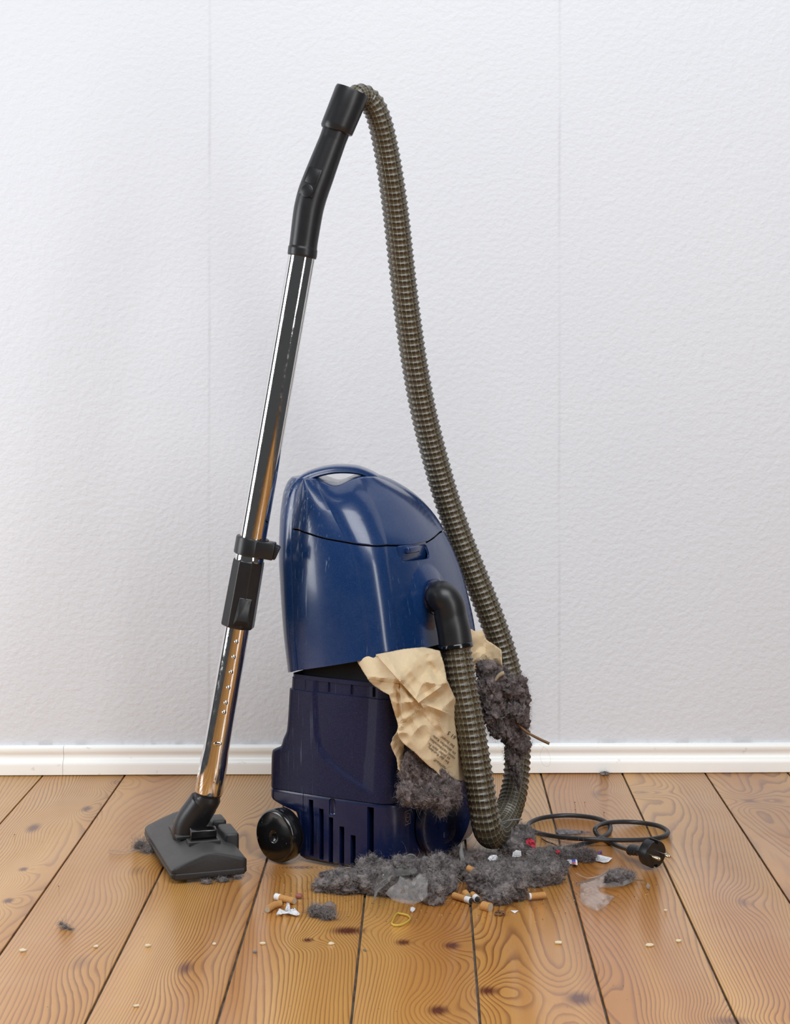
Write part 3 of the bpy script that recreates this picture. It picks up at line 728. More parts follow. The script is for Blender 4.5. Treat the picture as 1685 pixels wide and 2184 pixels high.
gy = (Vector((0, -1, 0))*.93+gs*-.36).normalized(); gx2 = gd.cross(gy).normalized()
cpt = P(675.5, 395, 2.468)+gy*.0202
bm = box_bm(frame(cpt, gx2, gy, gd), .0215, .0035, .040, .0012, 2); bm_obj('switch_plate', bm, M_black, grip)
bm = box_bm(frame(cpt+gy*.0012+gd*.008, gx2, gy, gd), .0165, .0025, .020, .001, 2); bm_obj('grip_slider', bm, M_black, grip)
sweep('round_switch', [cpt-gd*.013, cpt-gd*.013+gy*.0022, cpt-gd*.013+gy*.0028], [.0090, .0090, .0078], 32, M_black, grip, up=gd)
# --- floor nozzle
NP2 = Vector((-.338, 2.379, 0)); NA = Vector((-.314, .949, 0)).normalized(); NB = Vector((.949, .314, 0)).normalized(); NL = .240
sect = [(.004, .0045), (.000, .007), (-.001, .0120), (.0014, .0130), (.0014, .0142), (-.0005, .0152), (.000, .0180), (.004, .0208), (.024, .0290), (.042, .0355), (.050, .0375), (.060, .0375), (.080, .0325), (.096, .0280), (.1010, .0262), (.1032, .0235), (.1032, .0160), (.1022, .0150), (.1032, .0140), (.1032, .0085), (.100, .0055)]
rows = []
for t, ins, zf in ((0, .006, .88), (.0008, .0025, .95), (.002, .0008, .98), (.0045, 0, 1), (.016, 0, 1), (.06, 0, 1), (.09, 0, 1.03), (.14, 0, 1.05), (.20, 0, 1.03), (.222, .001, 1.0), (.232, .004, .95), (.238, .009, .85), (.241, .014, .7)):
    row = []
    for s, z in sect:
        ss_ = .0515+(s-.0515)*(1-ins/.0515); row.append(NP2+NA*t+NB*ss_+EZ*(z if z < .0145 and zf > .8 else .012+(z-.012)*zf if z > .0145 else .006+(z-.006)*zf))
    rows.append(row)
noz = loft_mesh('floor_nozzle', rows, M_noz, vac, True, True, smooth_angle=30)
bm = box_bm(frame(NP2+NA*.06+NB*.078+EZ*.0055, NB, NA, EZ), .036, .10, .0085, .002, 2); bm_obj('brush_strip', bm, M_ash, noz)
bm = box_bm(frame(NP2+NA*.116+NB*.018+EZ*.0025, NB, NA, EZ), .012, .20, .005, .001, 1); bm_obj('sole_plate', bm, M_black, noz)
def nz(a, b, z): return NP2+NA*a+NB*b+EZ*z
def box3(nm, a, b, z, sa, sb, sz, bev, mat, ex=NB, ez=EZ):
    ey = ez.cross(ex).normalized(); return bm_obj(nm, box_bm(frame(nz(a, b, z), ex, ey, ez), sb, sa, sz, bev, 3), mat, noz)
box3('yoke_plate', .120, .046, .0362, .064, .046, .005, .001, M_noz)
box3('bumper_trim', -.0006, .052, .0095, .003, .094, .0075, .001, M_noz)
box3('rear_block', .100, .098, .0215, .056, .020, .040, .004, M_noz)
box3('rear_block', .160, .094, .0225, .036, .022, .040, .004, M_noz)
box3('pedal_well', .066, .0560, .0353, .022, .044, .0065, .0008, M_noz)
box3('pedal_slot', .067, .0560, .0362, .015, .038, .0055, .0005, M_void)
tl = (EZ+NA*-.25).normalized()
box3('pedal', .068, .0560, .0450, .012, .036, .017, .0015, M_gloss, NB, tl)
nb = P(397, 1766, 2.500); nt = P(435, 1711, 2.494); nd = (nt-nb).normalized()
npth = resample(catmull([P(408, 1792, 2.500), P(402, 1774, 2.500), P(408, 1752, 2.499), nt-nd*.012, nt], 8), .002)[0]; nn_ = len(npth)
neck = sweep('swivel_neck', npth, [interp(i/(nn_-1), [0, .4, .9, .97, 1], [.0235, .0225, .0212, .0212, .0206]) for i in range(nn_)], 40, M_black, noz)
ck = [P(429, 1724, 2.492), P(438, 1711, 2.491), P(442.5, 1702, 2.490), TW(1697), TW(1686)]
path, s2, L2 = resample(catmull(ck, 8), .002)
sweep('tube_collar', path, [interp(s/L2, [0, .5, .66, .68, .8, .82, 1], [.0180, .0186, .0186, .0172, .0172, .0188, .0188]) for s in s2], 48, M_black, noz)
bm = box_bm(frame(nz(.122, .047, .042), NB, NA, EZ), .038, .046, .016, .004, 3); bm_obj('neck_base', bm, M_black, noz)
# --- power cord
cpx = [(1090, 1808), (1145, 1812), (1200, 1809), (1248, 1799), (1284, 1786), (1301, 1772), (1297, 1756), (1266, 1744), (1210, 1739), (1158, 1744), (1130, 1755), (1128, 1766), (1150, 1777), (1200, 1786), (1260, 1790), (1330, 1792), (1385, 1790), (1417, 1783), (1424, 1773), (1403, 1761), (1360, 1754), (1315, 1753), (1283, 1758), (1269, 1768), (1276, 1782), (1300, 1796), (1322, 1806), (1342, 1812)]
lift = {14: .0075, 15: .004, 5: .0, 22: .005, 23: .0075, 6: 0, 24: .0, 21: .003, 13: .004, 16: .001, 26: .004, 27: .012}
cr = .0033; cp = []
for i, (u, v) in enumerate(cpx):
    z = cr+.0003+lift.get(i, 0); cp.append(G(u, v, z))
path = resample(catmull(cp, 10), .002)[0]; cord = sweep('power_cord', path, cr, 16, M_cable, vac)
# plug
g0 = path[-1]; pc = G(1397, 1822, .0205); pc = Vector((pc.x, pc.y, .0207))
pa = Vector((.60, -.80, -.05)).normalized(); ps = pa.cross(EZ).normalized(); pu = ps.cross(pa)
plug = sweep('mains_plug', [pc-pa*.016, pc-pa*.013, pc+pa*.0005, pc+pa*.002], [.0150, .0188, .0192, .0185], 48, M_black, vac, up=pu)
st = g0; en = pc-pa*.012
gp = [st.lerp(en, t) for t in (0, .08, .12, .2, .28, .36, .44, .52, .6, .8, 1)]
sweep('plug_grip', gp, [.0055, .0095, .0100, .0088, .0096, .0085, .0094, .0084, .0094, .0115, .0135], 12, M_black, plug, sq=(1, .75), angle=30)
cb = bmesh.new()
for sg in (-1, 1): box_bm(frame(pc+pu*(sg*.0185)+pa*.0, ps, pu, pa), .0065, .009, .03, 0, 1, cb)
cutter = bm_obj('cut', cb, M_void, smooth=False); boolean(plug, cutter)
for sg in (-1, 1):
    b0 = pc+ps*(sg*.0095); q_ = sweep('plug_pin', [b0, b0+pa*.0180, b0+pa*.0195, b0+pa*.0202], [.0024, .0024, .0018, .0006], 20, M_brass, plug)
    q_['label'] = 'shiny metal contact pin'

# ------------------------------------------------------------------ paper sheets
def inside(x, y, poly):
    c = False; n = len(poly)
    for i in range(n):
        x0, y0 = poly[i]; x1, y1 = poly[i-1]
        if (y0 > y) != (y1 > y) and x < (x1-x0)*(y-y0)/(y1-y0)+x0: c = not c
    return c
def cdt_sheet(name, poly, step, f3, mat, parent=None, jag=0.0, thick=.00025, smooth=False, angle=25, lines=()):
    """triangulated sheet inside a pixel outline; f3(u,v) gives the 3-D point"""
    bd = []
    for i in range(len(poly)):
        a, b = poly[i-1], poly[i]; n = max(1, int(math.hypot(b[0]-a[0], b[1]-a[1])/step))
        for k in range(n):
            t = k/n; x, y = a[0]+(b[0]-a[0])*t, a[1]+(b[1]-a[1])*t
            if jag and k: x += random.uniform(-jag, jag); y += random.uniform(-jag, jag)
            bd.append((x, y))
    xs = [p[0] for p in bd]; ys = [p[1] for p in bd]; pts = [Vector(p) for p in bd]; nb_ = len(pts)
    ln = []
    for L_ in lines:
        dx, dy = L_[2]-L_[0], L_[3]-L_[1]; l = math.hypot(dx, dy); m_ = int(l/3)
        for k in range(m_+1):
            for o_ in (-.5, .5):
                x_, y_ = L_[0]+dx*k/m_-dy/l*o_, L_[1]+dy*k/m_+dx/l*o_
                if inside(x_, y_, bd): ln.append((x_, y_)); pts.append(Vector((x_, y_)))
    y = min(ys); r = 0
    while y < max(ys):
        x = min(xs)+(step/2 if r % 2 else 0)
        while x < max(xs):
            if inside(x, y, bd) and min((x-a)**2+(y-b)**2 for a, b in bd) > (step*.45)**2 and not (ln and min((x-a)**2+(y-b)**2 for a, b in ln) < 5): pts.append(Vector((x, y)))
            x += step
        y += step*.87; r += 1
    v2, e2, f2, *_ = geometry.delaunay_2d_cdt(pts, [(i, (i+1) % nb_) for i in range(nb_)], [], 1, 1e-5)
    fs = []
    for f in f2:
        cx = sum(v2[i][0] for i in f)/3; cy = sum(v2[i][1] for i in f)/3
        if inside(cx, cy, bd): fs.append(tuple(f))
    o = mesh(name, [f3(p[0], p[1]) for p in v2], fs, mat, parent, smooth, angle if smooth else None)
    if thick:
        m = o.modifiers.new('thickness', 'SOLIDIFY'); m.thickness = thick; m.offset = 0
    return o
# crumple field of the bag: folds seen in the photo (px) + cell noise
RIDGE = [(812, 1408, 848, 1448, 6, 16), (848, 1448, 893, 1500, 9, 20), (948, 1450, 935, 1473, 7, 14), (935, 1473, 896, 1498, 8, 12), (853, 1452, 858, 1530, 7, 15), (896, 1512, 868, 1530, 6, 13), (868, 1530, 856, 1545, 6, 14),
         (897, 1512, 926, 1548, 5, 12), (934, 1478, 943, 1516, 6, 15), (943, 1516, 940, 1568, 6, 18), (786, 1449, 845, 1456, 6, 12), (830, 1481, 852, 1474, 5, 10), (875, 1527, 898, 1562, 5, 14), (858, 1540, 876, 1586, 4, 14),
         (862, 1545, 872, 1590, -3, 12), (905, 1502, 943, 1515, 5, 12), (812, 1446, 850, 1441, 4, 10), (885, 1400, 930, 1462, 7, 18), (925, 1408, 950, 1450, 5, 14), (830, 1484, 852, 1545, 4, 14)]
DENT = [(786, 1452, 852, 1460, 7, 10), (893, 1502, 858, 1462, 8, 12), (905, 1500, 940, 1480, 5, 9), (864, 1490, 866, 1525, 4, 10), (880, 1412, 900, 1440, 4, 14), (905, 1530, 935, 1560, 5, 15), (846, 1470, 850, 1530, 4, 8), (915, 1420, 935, 1450, 4, 10)]
STEP = [(812, 1408, 893, 1499, 9, 26, -1), (893, 1499, 945, 1462, 7, 22, -1), (853, 1453, 857, 1532, 6, 20, -1), (857, 1546, 880, 1528, 6, 26, 1), (785, 1451, 850, 1459, 5, 14, 1), (905, 1502, 945, 1517, 5, 24, 1)]
def segd(u, v, s):
    x0, y0, x1, y1 = s[:4]; dx, dy = x1-x0, y1-y0; t = max(0, min(1, ((u-x0)*dx+(v-y0)*dy)/(dx*dx+dy*dy))); return math.hypot(u-x0-dx*t, v-y0-dy*t)
def crumple(u, v, calm=1.0):
    h = 0
    for s in RIDGE: h += s[4]*max(0, 1-segd(u, v, s)/s[5])*.95
    for s in DENT: h -= s[4]*max(0, 1-segd(u, v, s)/s[5])*1.05
    for s in STEP:
        dx, dy = s[2]-s[0], s[3]-s[1]; c = dx*(v-s[1])-dy*(u-s[0]); d = segd(u, v, s)
        if c*s[6] > 0: h += s[4]*max(0, 1-d/s[5])
    h -= abs(noise.noise(Vector((u/38, v/54, .3))))*24+abs(noise.noise(Vector((u/20+v/40, v/28, 5.2))))*3*calm
    return h
def bagY(u, v):
    Yb = interp(u, [760, 800, 840, 880, 920, 955, 980, 1015], [2.424, 2.405, 2.382, 2.384, 2.400, 2.428, 2.470, 2.503])
    tt = max(0, (1445-v)/55); Yb += .030*tt*tt-.006
    calm = .35 if v > 1545 else 1
    k = interp(v, [1530, 1590], [1, .38])
    return Yb-crumple(u, v, calm)*.00095*k
bag = empty('paper_dust_bag', P(890, 1500, 2.42), 'torn crumpled brown paper dust bag bursting out between the blue casing halves', 'dust bag')
poly = [(758, 1404), (800, 1396), (862, 1384), (905, 1380), (938, 1388), (948, 1420), (953, 1450), (976, 1500), (994, 1550), (1004, 1600), (1010, 1650), (1000, 1661), (984, 1666), (972, 1663), (957, 1652), (950, 1664), (938, 1654), (930, 1645), (915, 1634), (902, 1622), (884, 1604), (868, 1592), (858, 1583), (850, 1572), (847, 1560), (849, 1548), (848, 1542), (838, 1510), (830, 1482), (818, 1476), (800, 1464), (787, 1452), (772, 1428)]
cdt_sheet('bag_front', poly, 2.7, lambda u, v: P(u, v, bagY(u, v)), M_kraft, bag, .35, smooth=True, angle=22, lines=STEP)
poly = [(852, 1550), (846, 1560), (838, 1572), (833, 1588), (840, 1605), (846, 1618), (848, 1640), (857, 1651), (859, 1630), (862, 1590), (866, 1560)]
cdt_sheet('torn_flap', poly, 4, lambda u, v: P(u, v, 2.402+.0004*(u-850)+.004*noise.noise(Vector((u/9, v/14, 1)))), M_kraft, bag, .8, smooth=True, angle=20)
def ys(u, v): return 2.585-.0005*abs(u-1035)*1.2-.0009*(crumple(u*1.3, v*1.3))
poly = [(1000, 1340), (1014, 1346), (1030, 1345), (1037, 1364), (1054, 1375), (1069, 1386), (1072, 1428), (1062, 1418), (1048, 1410), (1036, 1414), (1020, 1428), (1012, 1436), (1000, 1430), (990, 1380)]
cdt_sheet('bag_side', poly, 3.5, lambda u, v: P(u, v, ys(u, v)), M_kraft, bag, .4, smooth=True, angle=16)
# grey film peeking from the bag's torn edge
cdt_sheet('bag_lining', [(922, 1640), (925, 1658), (945, 1668), (950, 1660), (940, 1648), (930, 1640)], 4, lambda u, v: P(u, v, 2.425+.003*noise.noise(Vector((u/5, v/5, 0)))), M_film2, bag, .3)
# print on the bag
def bag_text(txt, u_end, v_end, ang, size_px, sheet=bagY):
    V, Fc = text_mesh(txt, size_px, 'RIGHT'); a = math.radians(ang); out = []
    for v in V:
        du = v.x*math.cos(a)-v.y*math.sin(a); dv = -(v.x*math.sin(a)+v.y*math.cos(a)); u_, v_ = u_end+du, v_end+dv
        out.append(P(u_, v_, min(sheet(u_+i, v_+j) for i in (-1.5, 0, 1.5) for j in (-1.5, 0, 1.5))-.0004))
    o = mesh('printed_line', out, Fc, M_ink, bag, False); o['label'] = 'dark printed text line'
for t_, x, y, an_, sz in (('nachkauf!', 670, 1370, 141, 8.6), ('bei der Kunden-', 480, 990, 142, 8.6), ('es (oder dem Fi-', 490, 880, 143, 8.6), ('nisse) nachbestellen,', 535, 740, 141, 8.4), ('im aktuellen Kata-', 620, 650, 141, 8.6), ('bei Ihnen!', 880, 680, 141, 9), ('61 S', 1090, 545, 143, 12)):
    bag_text(t_, 880+x/14.04, 1520+y/14.04, an_, sz)

# ------------------------------------------------------------------ lint clumps
def clump(name, blobs, hairs, mat, label, cat='dust', group=None, hl=(.006, .015), fuzz=1.0, kind=None, parent=None):
    """blobs: (centre Vector, rx, ry, rz). One mesh: matted core + thousands of loose fibres"""
    bm0 = bmesh.new(); bmesh.ops.create_icosphere(bm0, subdivisions=4, radius=1.0)
    base = [v.co.copy() for v in bm0.verts]; bf = [tuple(v.index for v in f.verts) for f in bm0.faces]; bm0.free()
    V = []; Fc = []; tone = []; surf = []; wts = []
    rich = hairs > 1500; extra = []
    if rich:                                  # small wads clinging to the big ones
        for c, rx, ry, rz in blobs:
            for _ in range(3):
                a = random.uniform(0, 2*PI); e = random.uniform(.1, 1.2); d = Vector((math.cos(a)*math.cos(e), -abs(math.sin(a))*math.cos(e)*.9, math.sin(e)*random.choice([1, 1, .4])))
                k = random.uniform(.32, .55); extra.append((Vector((c.x+d.x*rx, c.y+d.y*ry, c.z+d.z*rz)), rx*k, ry*k, rz*k*1.25))
    nbig = len(blobs); blobs = list(blobs)+extra
    for c, rx, ry, rz in blobs:
        o_ = len(V); off = Vector((random.random()*50, random.random()*50, 0)); R = (rx*ry*rz)**(1/3)
        for v in base:
            n1 = noise.noise(v*1.7+off); n2 = noise.noise(v*4.5+off); n3 = noise.noise(v*11+off)
            f = (1+.42*n1+.34*n2+.26*n3)*(.93 if rich else 1)
            q = Vector((c.x+v.x*rx*f, c.y+v.y*ry*f, c.z+v.z*rz*f)); q.z = max(q.z, .0008)
            V.append(q); tone.append(max(0, .18*n2+.05))
        surf.append((o_, len(base), c)); wts.append(R*R)
        Fc += [(a+o_, b+o_, d+o_) for a, b, d in bf]
    nV = len(V); core = np.array([tuple(v) for v in V]); wts = np.array(wts)/sum(wts)
    # fibres
    K = 6; nh = int(hairs*2.1*fuzz); bi = rng.choice(len(blobs), nh, p=wts); vi = np.array([surf[b][0] for b in bi])+rng.integers(0, len(base), nh)
    p = core[vi]; cen = np.array([tuple(surf[b][2]) for b in bi]); d = p-cen; d /= (np.linalg.norm(d, axis=1, keepdims=True)+1e-9)
    d = d*.35+rng.normal(0, .75, d.shape); d /= np.linalg.norm(d, axis=1, keepdims=True)
    L = rng.uniform(hl[0], hl[1], nh)*np.where(rng.random(nh) < .04, 2.0, 1.0); axis = rng.normal(0, 1, d.shape); axis /= np.linalg.norm(axis, axis=1, keepdims=True)
    curl = rng.uniform(.5, 1.9, nh)*rng.choice([-1, 1], nh); P0 = [p]; D = [d]
    p = p-d*.001
    for k in range(K-1):
        ca = np.cos(curl)[:, None]; sa = np.sin(curl)[:, None]
        d = d*ca+np.cross(axis, d)*sa+axis*(np.sum(axis*d, 1, keepdims=True))*(1-ca); d += rng.normal(0, .12, d.shape); d /= np.linalg.norm(d, axis=1, keepdims=True)
        p = p+d*(L/(K-1))[:, None]; p[:, 2] = np.maximum(p[:, 2], .0009); P0.append(p); D.append(d)
    side = rng.normal(0, 1, d.shape); wdt = rng.uniform(.00005, .00011, nh)[:, None]
    HV = []
    for k in range(K):
        s = np.cross(D[k], side); s /= (np.linalg.norm(s, axis=1, keepdims=True)+1e-9); w_ = wdt*(1 if k < K-1 else .4)
        HV += [P0[k]+s*w_, P0[k]-s*w_]
    HV = np.stack(HV, 1).reshape(-1, 3)          # per fibre 2K verts
    allV = np.vstack([core, HV]); base_i = nV+np.arange(nh)*2*K
    q = np.concatenate([np.stack([base_i+2*k, base_i+2*k+1, base_i+2*k+3, base_i+2*k+2], 1) for k in range(K-1)])
    tf = np.array(Fc); me = bpy.data.meshes.new(name)
    me.vertices.add(len(allV)); me.vertices.foreach_set('co', allV.ravel())
    nl = len(tf)*3+len(q)*4; me.loops.add(nl); me.loops.foreach_set('vertex_index', np.concatenate([tf.ravel(), q.ravel()]).astype(np.int32))
    me.polygons.add(len(tf)+len(q)); st_ = np.concatenate([np.arange(len(tf))*3, len(tf)*3+np.arange(len(q))*4]).astype(np.int32)
    me.polygons.foreach_set('loop_start', st_); me.polygons.foreach_set('use_smooth', np.ones(len(st_), bool)); me.update(calc_edges=True); me.validate()
    at = me.attributes.new('tone', 'FLOAT', 'POINT'); tn = np.concatenate([np.array(tone), np.repeat(np.clip(rng.normal(.30, .28, nh), 0, 1), 2*K)])
    if len(at.data) == len(tn): at.data.foreach_set('value', tn.astype(np.float32))
    o = link(name, me, mat, parent)
    if parent is None: meta(o, label, cat, group, kind)
    return o
def fb(u, v, rpx, hpx, k=1.0, ry=None, z0=None):     # blob lying on the floor; v = row of its lowest visible edge
    g = G(u, v); s = g.y/F; rx = rpx*s; rz = hpx*s*.5; ry = ry or rx*.75
    return (Vector((g.x, g.y+ry*.7, rz*.75 if z0 is None else z0)), rx, ry, rz)
def hb(u, v, Y, ru, rv, rd=None): s = Y/F; return (P(u, v, Y), ru*s, rd or ru*s*.8, rv*s)
GR = 'grey lint clumps spilled on the floor'
clump('lint_clump', [hb(880, 1640, 2.405, 26, 34, .013), hb(868, 1690, 2.398, 20, 28, .013), hb(905, 1672, 2.412, 28, 30, .016), hb(900, 1700, 2.400, 26, 22, .014), hb(932, 1665, 2.425, 24, 28, .014), hb(940, 1705, 2.415, 22, 30, .014), hb(955, 1685, 2.43, 22, 26, .014), hb(942, 1728, 2.415, 12, 14, .008), hb(968, 1700, 2.445, 16, 24, .012)], 7000, M_fluffb, 'brown-grey lint hanging from the torn lower edge of the paper bag')
clump('lint_clump', [hb(1050, 1440, 2.575, 34, 24, .022), hb(1045, 1475, 2.565, 28, 34, .020), hb(1085, 1465, 2.57, 34, 28, .022), hb(1112, 1490, 2.575, 18, 22, .016), hb(1050, 1520, 2.56, 24, 26, .018), hb(1095, 1520, 2.575, 30, 32, .020), hb(1062, 1555, 2.565, 20, 22, .014), hb(1115, 1535, 2.585, 16, 26, .014), hb(1095, 1565, 2.58, 26, 30, .018), hb(1112, 1590, 2.585, 18, 22, .014), hb(1092, 1610, 2.585, 15, 26, .012), hb(1098, 1645, 2.585, 9, 22, .008), hb(1106, 1668, 2.585, 5, 14, .005)], 10500, M_fluffb, 'long grey lint mass hanging beside the hose below the bag corner')
clump('lint_clump', [fb(700, 1905, 34, 30), fb(735, 1908, 34, 36), fb(775, 1905, 36, 40), fb(720, 1885, 30, 28), fb(760, 1890, 38, 34), fb(800, 1910, 26, 34)], 6500, M_fluff, 'low grey lint clump at the left end of the spill', group=GR)
clump('lint_clump', [fb(797, 1868, 26, 44), fb(815, 1872, 24, 34), fb(780, 1872, 20, 30)], 3000, M_fluff, 'small round lint mound against the base under the dark slot', group=GR)
clump('lint_clump', [fb(835, 1900, 34, 50), fb(870, 1895, 40, 58), fb(850, 1915, 34, 40), fb(885, 1920, 30, 40)], 5500, M_fluff, 'lint clump beneath the clear plastic wrap', group=GR)
clump('lint_clump', [fb(915, 1885, 38, 56), fb(955, 1880, 36, 50), fb(930, 1912, 30, 52), fb(925, 1932, 24, 46), fb(950, 1908, 26, 44), fb(985, 1880, 26, 40)], 7000, M_fluff, 'tall lint clump in front of the base dial, reaching the centre plank', group=GR)
clump('lint_clump', [fb(1030, 1905, 32, 48), fb(1062, 1915, 36, 56), fb(1088, 1925, 30, 56), fb(1060, 1932, 28, 40), fb(1105, 1912, 24, 50), fb(1040, 1880, 32, 40)], 8000, M_fluff, 'big lint clump in front of the hose bend with cigarette butts at its foot', group=GR)
clump('lint_clump', [fb(1110, 1880, 34, 44), fb(1145, 1892, 32, 44), fb(1175, 1888, 30, 44), fb(1150, 1866, 36, 36), fb(1190, 1868, 22, 34), fb(1080, 1866, 30, 34)], 7500, M_fluff, 'broad lint clump right of the hose bend behind the orange butt', group=GR)
clump('lint_clump', [fb(1085, 1815, 24, 46), fb(1105, 1800, 26, 40), fb(1120, 1815, 22, 36), fb(1095, 1830, 28, 36)], 5000, M_fluff, 'steep lint clump leaning on the right of the hose bend', group=GR)
clump('lint_clump', [fb(1175, 1838, 28, 30), fb(1205, 1835, 24, 26), fb(1150, 1840, 22, 26)], 3500, M_fluff, 'flat lint clump lying over the black cord', group=GR)
clump('lint_clump', [fb(1235, 1838, 20, 26), fb(1255, 1840, 16, 30)], 2200, M_fluffb, 'small block-shaped lint lump beside the printed paper scrap', group=GR)
clump('lint_clump', [fb(1010, 1850, 28, 34), fb(985, 1840, 22, 28), fb(1040, 1850, 24, 30)], 3200, M_fluffb, 'dark lint packed under the front hose bend', group=GR)
clump('lint_clump', [fb(680, 1957, 16, 22), fb(700, 1963, 13, 20), fb(672, 1948, 12, 16)], 1400, M_fluff, 'little lint tuft beside the grey-brown pebble', group=GR)
clump('lint_clump', [fb(1318, 1888, 24, 34), fb(1335, 1880, 18, 22)], 1300, M_fluff, 'lint tuft under the loose plastic film', group=GR)
clump('lint_clump', [fb(138, 1982, 5, 8), fb(150, 1985, 4, 5), fb(130, 1974, 3, 8)], 160, M_fluff, 'tiny lint curl alone on the left floorboards', hl=(.006, .014))
clump('lint_clump', [fb(298, 1812, 10, 18), fb(315, 1820, 9, 14)], 420, M_fluff, 'pale fuzz caught at the left edge of the floor nozzle', hl=(.01, .03))
clump('lint_clump', [fb(440, 1886, 10, 9), fb(475, 1882, 12, 9), fb(505, 1876, 8, 9)], 500, M_fluff, 'purple-grey fuzz under the right edge of the floor nozzle', hl=(.004, .012))
clump('lint_clump', [fb(1290, 1654, 8, 8)], 120, M_fluff, 'dust tuft at the foot of the skirting board right', hl=(.004, .010))
def hair(name, pts, r, mat, label=None, cat=None, group=None, parent=None, rads=None, seg=6):
    path = resample(catmull(pts, 8), .0015)[0]; n = len(path)
    o = sweep(name, path, rads and [interp(i/(n-1), [k/(len(rads)-1) for k in range(len(rads))], rads) for i in range(n)] or r, seg, mat, parent)
    if label: meta(o, label, cat, group)
    return o
M_hair = plain('pale_hair', rgb(170, 160, 150), .6)
hair('thread', [G(u, v, .001) for u, v in ((315, 1812), (290, 1816), (262, 1822), (240, 1820), (232, 1815), (245, 1813), (275, 1816), (300, 1806))], .00035, M_hair, 'pale looped thread left of the floor nozzle', 'thread')
hair('thread', [P(u, v, 2.585) for u, v in ((1150, 1587), (1168, 1600), (1174, 1620), (1170, 1634), (1158, 1630), (1152, 1610), (1160, 1592))], .0001, M_hair, 'fine looping hair hanging below the twig', 'thread')
hair('twig', [P(u, v, Y) for u, v, Y in ((1082, 1520, 2.56), (1104, 1544, 2.56), (1125, 1562, 2.56), (1150, 1576, 2.558), (1172, 1586, 2.556))], .0014, M_twig, 'thin brown twig sticking out of the hanging lint', 'twig', rads=[.0012, .0010, .0016, .0020, .0021], seg=10)
hair('stalk', [P(u, v, 2.553) for u, v in ((1056, 1452), (1062, 1443), (1070, 1437), (1075, 1436))], .002, M_straw, 'short pale stub poking out at the top of the hanging lint', 'stalk', rads=[.0018, .0024, .0030, .0034], seg=12)

# ------------------------------------------------------------------ litter
def butt(a, b, label, white=0.0, burnt=False, zc=.0045, mid=None, r=.0043, whiteat='a'):
    A = G(*a, zc) if len(a) == 2 else (P(*a) if a[2] > 1 else G(*a)); B = G(*b, zc) if len(b) == 2 else (P(*b) if b[2] > 1 else G(*b))
    root = empty('cigarette_butt', (A+B)/2*Vector((1, 1, 0)).x if False else Vector(((A.x+B.x)/2, (A.y+B.y)/2, 0)), label, 'cigarette butt', 'cigarette butts in the spill')
    pts = [A, B] if mid is None else [A, G(*mid, zc), B]
    path = resample(catmull(pts, 6) if mid else pts, .0012)[0]; n = len(path)
    if whiteat == 'b': path = path[::-1]
    k = int(n*white)
    rr_ = [r*(1+.06*noise.noise(path[i]*260)) for i in range(n)]
    if k > 1: sweep('paper_stub', path[:k+1], rr_[:k+1], 18, M_white, root, up=EZ)
    sweep('filter', path[max(0, k):], rr_[max(0, k):], 18, M_filter, root, up=EZ)
    e_ = path[-1]; d_ = (path[-1]-path[-2]).normalized(); sweep('filter_end', [e_+d_*.0001, e_+d_*.0004], [r*.86, r*.84], 16, M_fend, root, up=EZ)
    if burnt:
        d = (path[0]-path[1]).normalized(); sweep('ash_tip', [path[0]+d*.0004, path[0]+d*.002], [r*.9, r*.5], 14, M_ash, root, up=EZ)
    return root
butt((588, 1912), (628, 1922), 'straight cigarette butt with white end, upper one at far left of spill', .25)
butt((570, 1940), (600, 1927), 'bent burnt-ended cigarette butt beside white crumpled paper', .0, True, mid=(586, 1930), whiteat='b')
butt((968, 1910), (1004, 1921), 'cigarette butt with white end pointing right on the centre plank', .28, True, whiteat='b')
butt((992, 1904, .008), (998, 1912, .006), 'short cigarette butt standing in lint behind the straight one')
butt((1008, 1908, .006), (1018, 1918, .005), 'short dark-tipped cigarette butt at the plank joint', .4, True, whiteat='b')
butt((1030, 1932), (1046, 1936), 'charred stubby cigarette butt with a black hole in front of the lint', 0, True, r=.0060)
butt((1128, 1912, .006), (1162, 1909, .006), 'orange cigarette butt at the right foot of the big lint clump', .12)
butt((1096, 1893, 2.345), (1128, 1903, 2.342), 'white-ended cigarette butt half sunk in lint above the orange one', .22)
butt((997, 1851, 2.372), (1015, 1860, 2.366), 'cigarette butt beside the grey stalk under the hose')
def fsheet(name, poly, z0, amp, mat, label, cat='paper scrap', fr=.12, step=3.5, thick=.0002, group=None, seed=0, lean=0.0):
    ys_ = [p[1] for p in poly]; vb = max(ys_)
    def f(u, v):
        h = noise.voronoi(Vector((u*fr, v*fr, seed)))[0]; z = z0+amp*(h[1]-h[0])*1.4+amp*.3*noise.noise(Vector((u*fr*2, v*fr*2, seed)))
        if lean > 1:                  # stuck upright on the lint at that distance
            return P(u, v, lean+amp*(h[0]-.4)-.0004*(vb-v)*0+.0012*(vb-v)*.2)
        if lean:                      # stands up from its base row
            g = G(u, vb, 0); Y = g.y+lean*(vb-v)*.0002; pt = P(u, v, Y+amp*(h[0]-.4)); pt.z = max(pt.z, .0006)+z0; return pt
        return G(u, v, max(z, .0006))
    film = mat in (M_film, M_film2); o = cdt_sheet(name, poly, step, f, mat, None, .2, thick, smooth=film, angle=50); return meta(o, label, cat, group)
fsheet('paper_scrap', [(587, 1953), (596, 1938), (608, 1943), (612, 1925), (617, 1926), (619, 1940), (627, 1936), (641, 1950), (632, 1953), (615, 1948), (604, 1949)], .0015, .007, M_white, 'crumpled white paper scrap beside the bent butt', fr=.1, seed=2)
fsheet('paper_scrap', [(1040, 1849), (1047, 1842), (1059, 1842), (1063, 1850), (1058, 1857), (1046, 1857)], .012, .004, M_white, 'small crumpled white paper ball in lint below the hose', fr=.2, lean=.5, step=2.5)
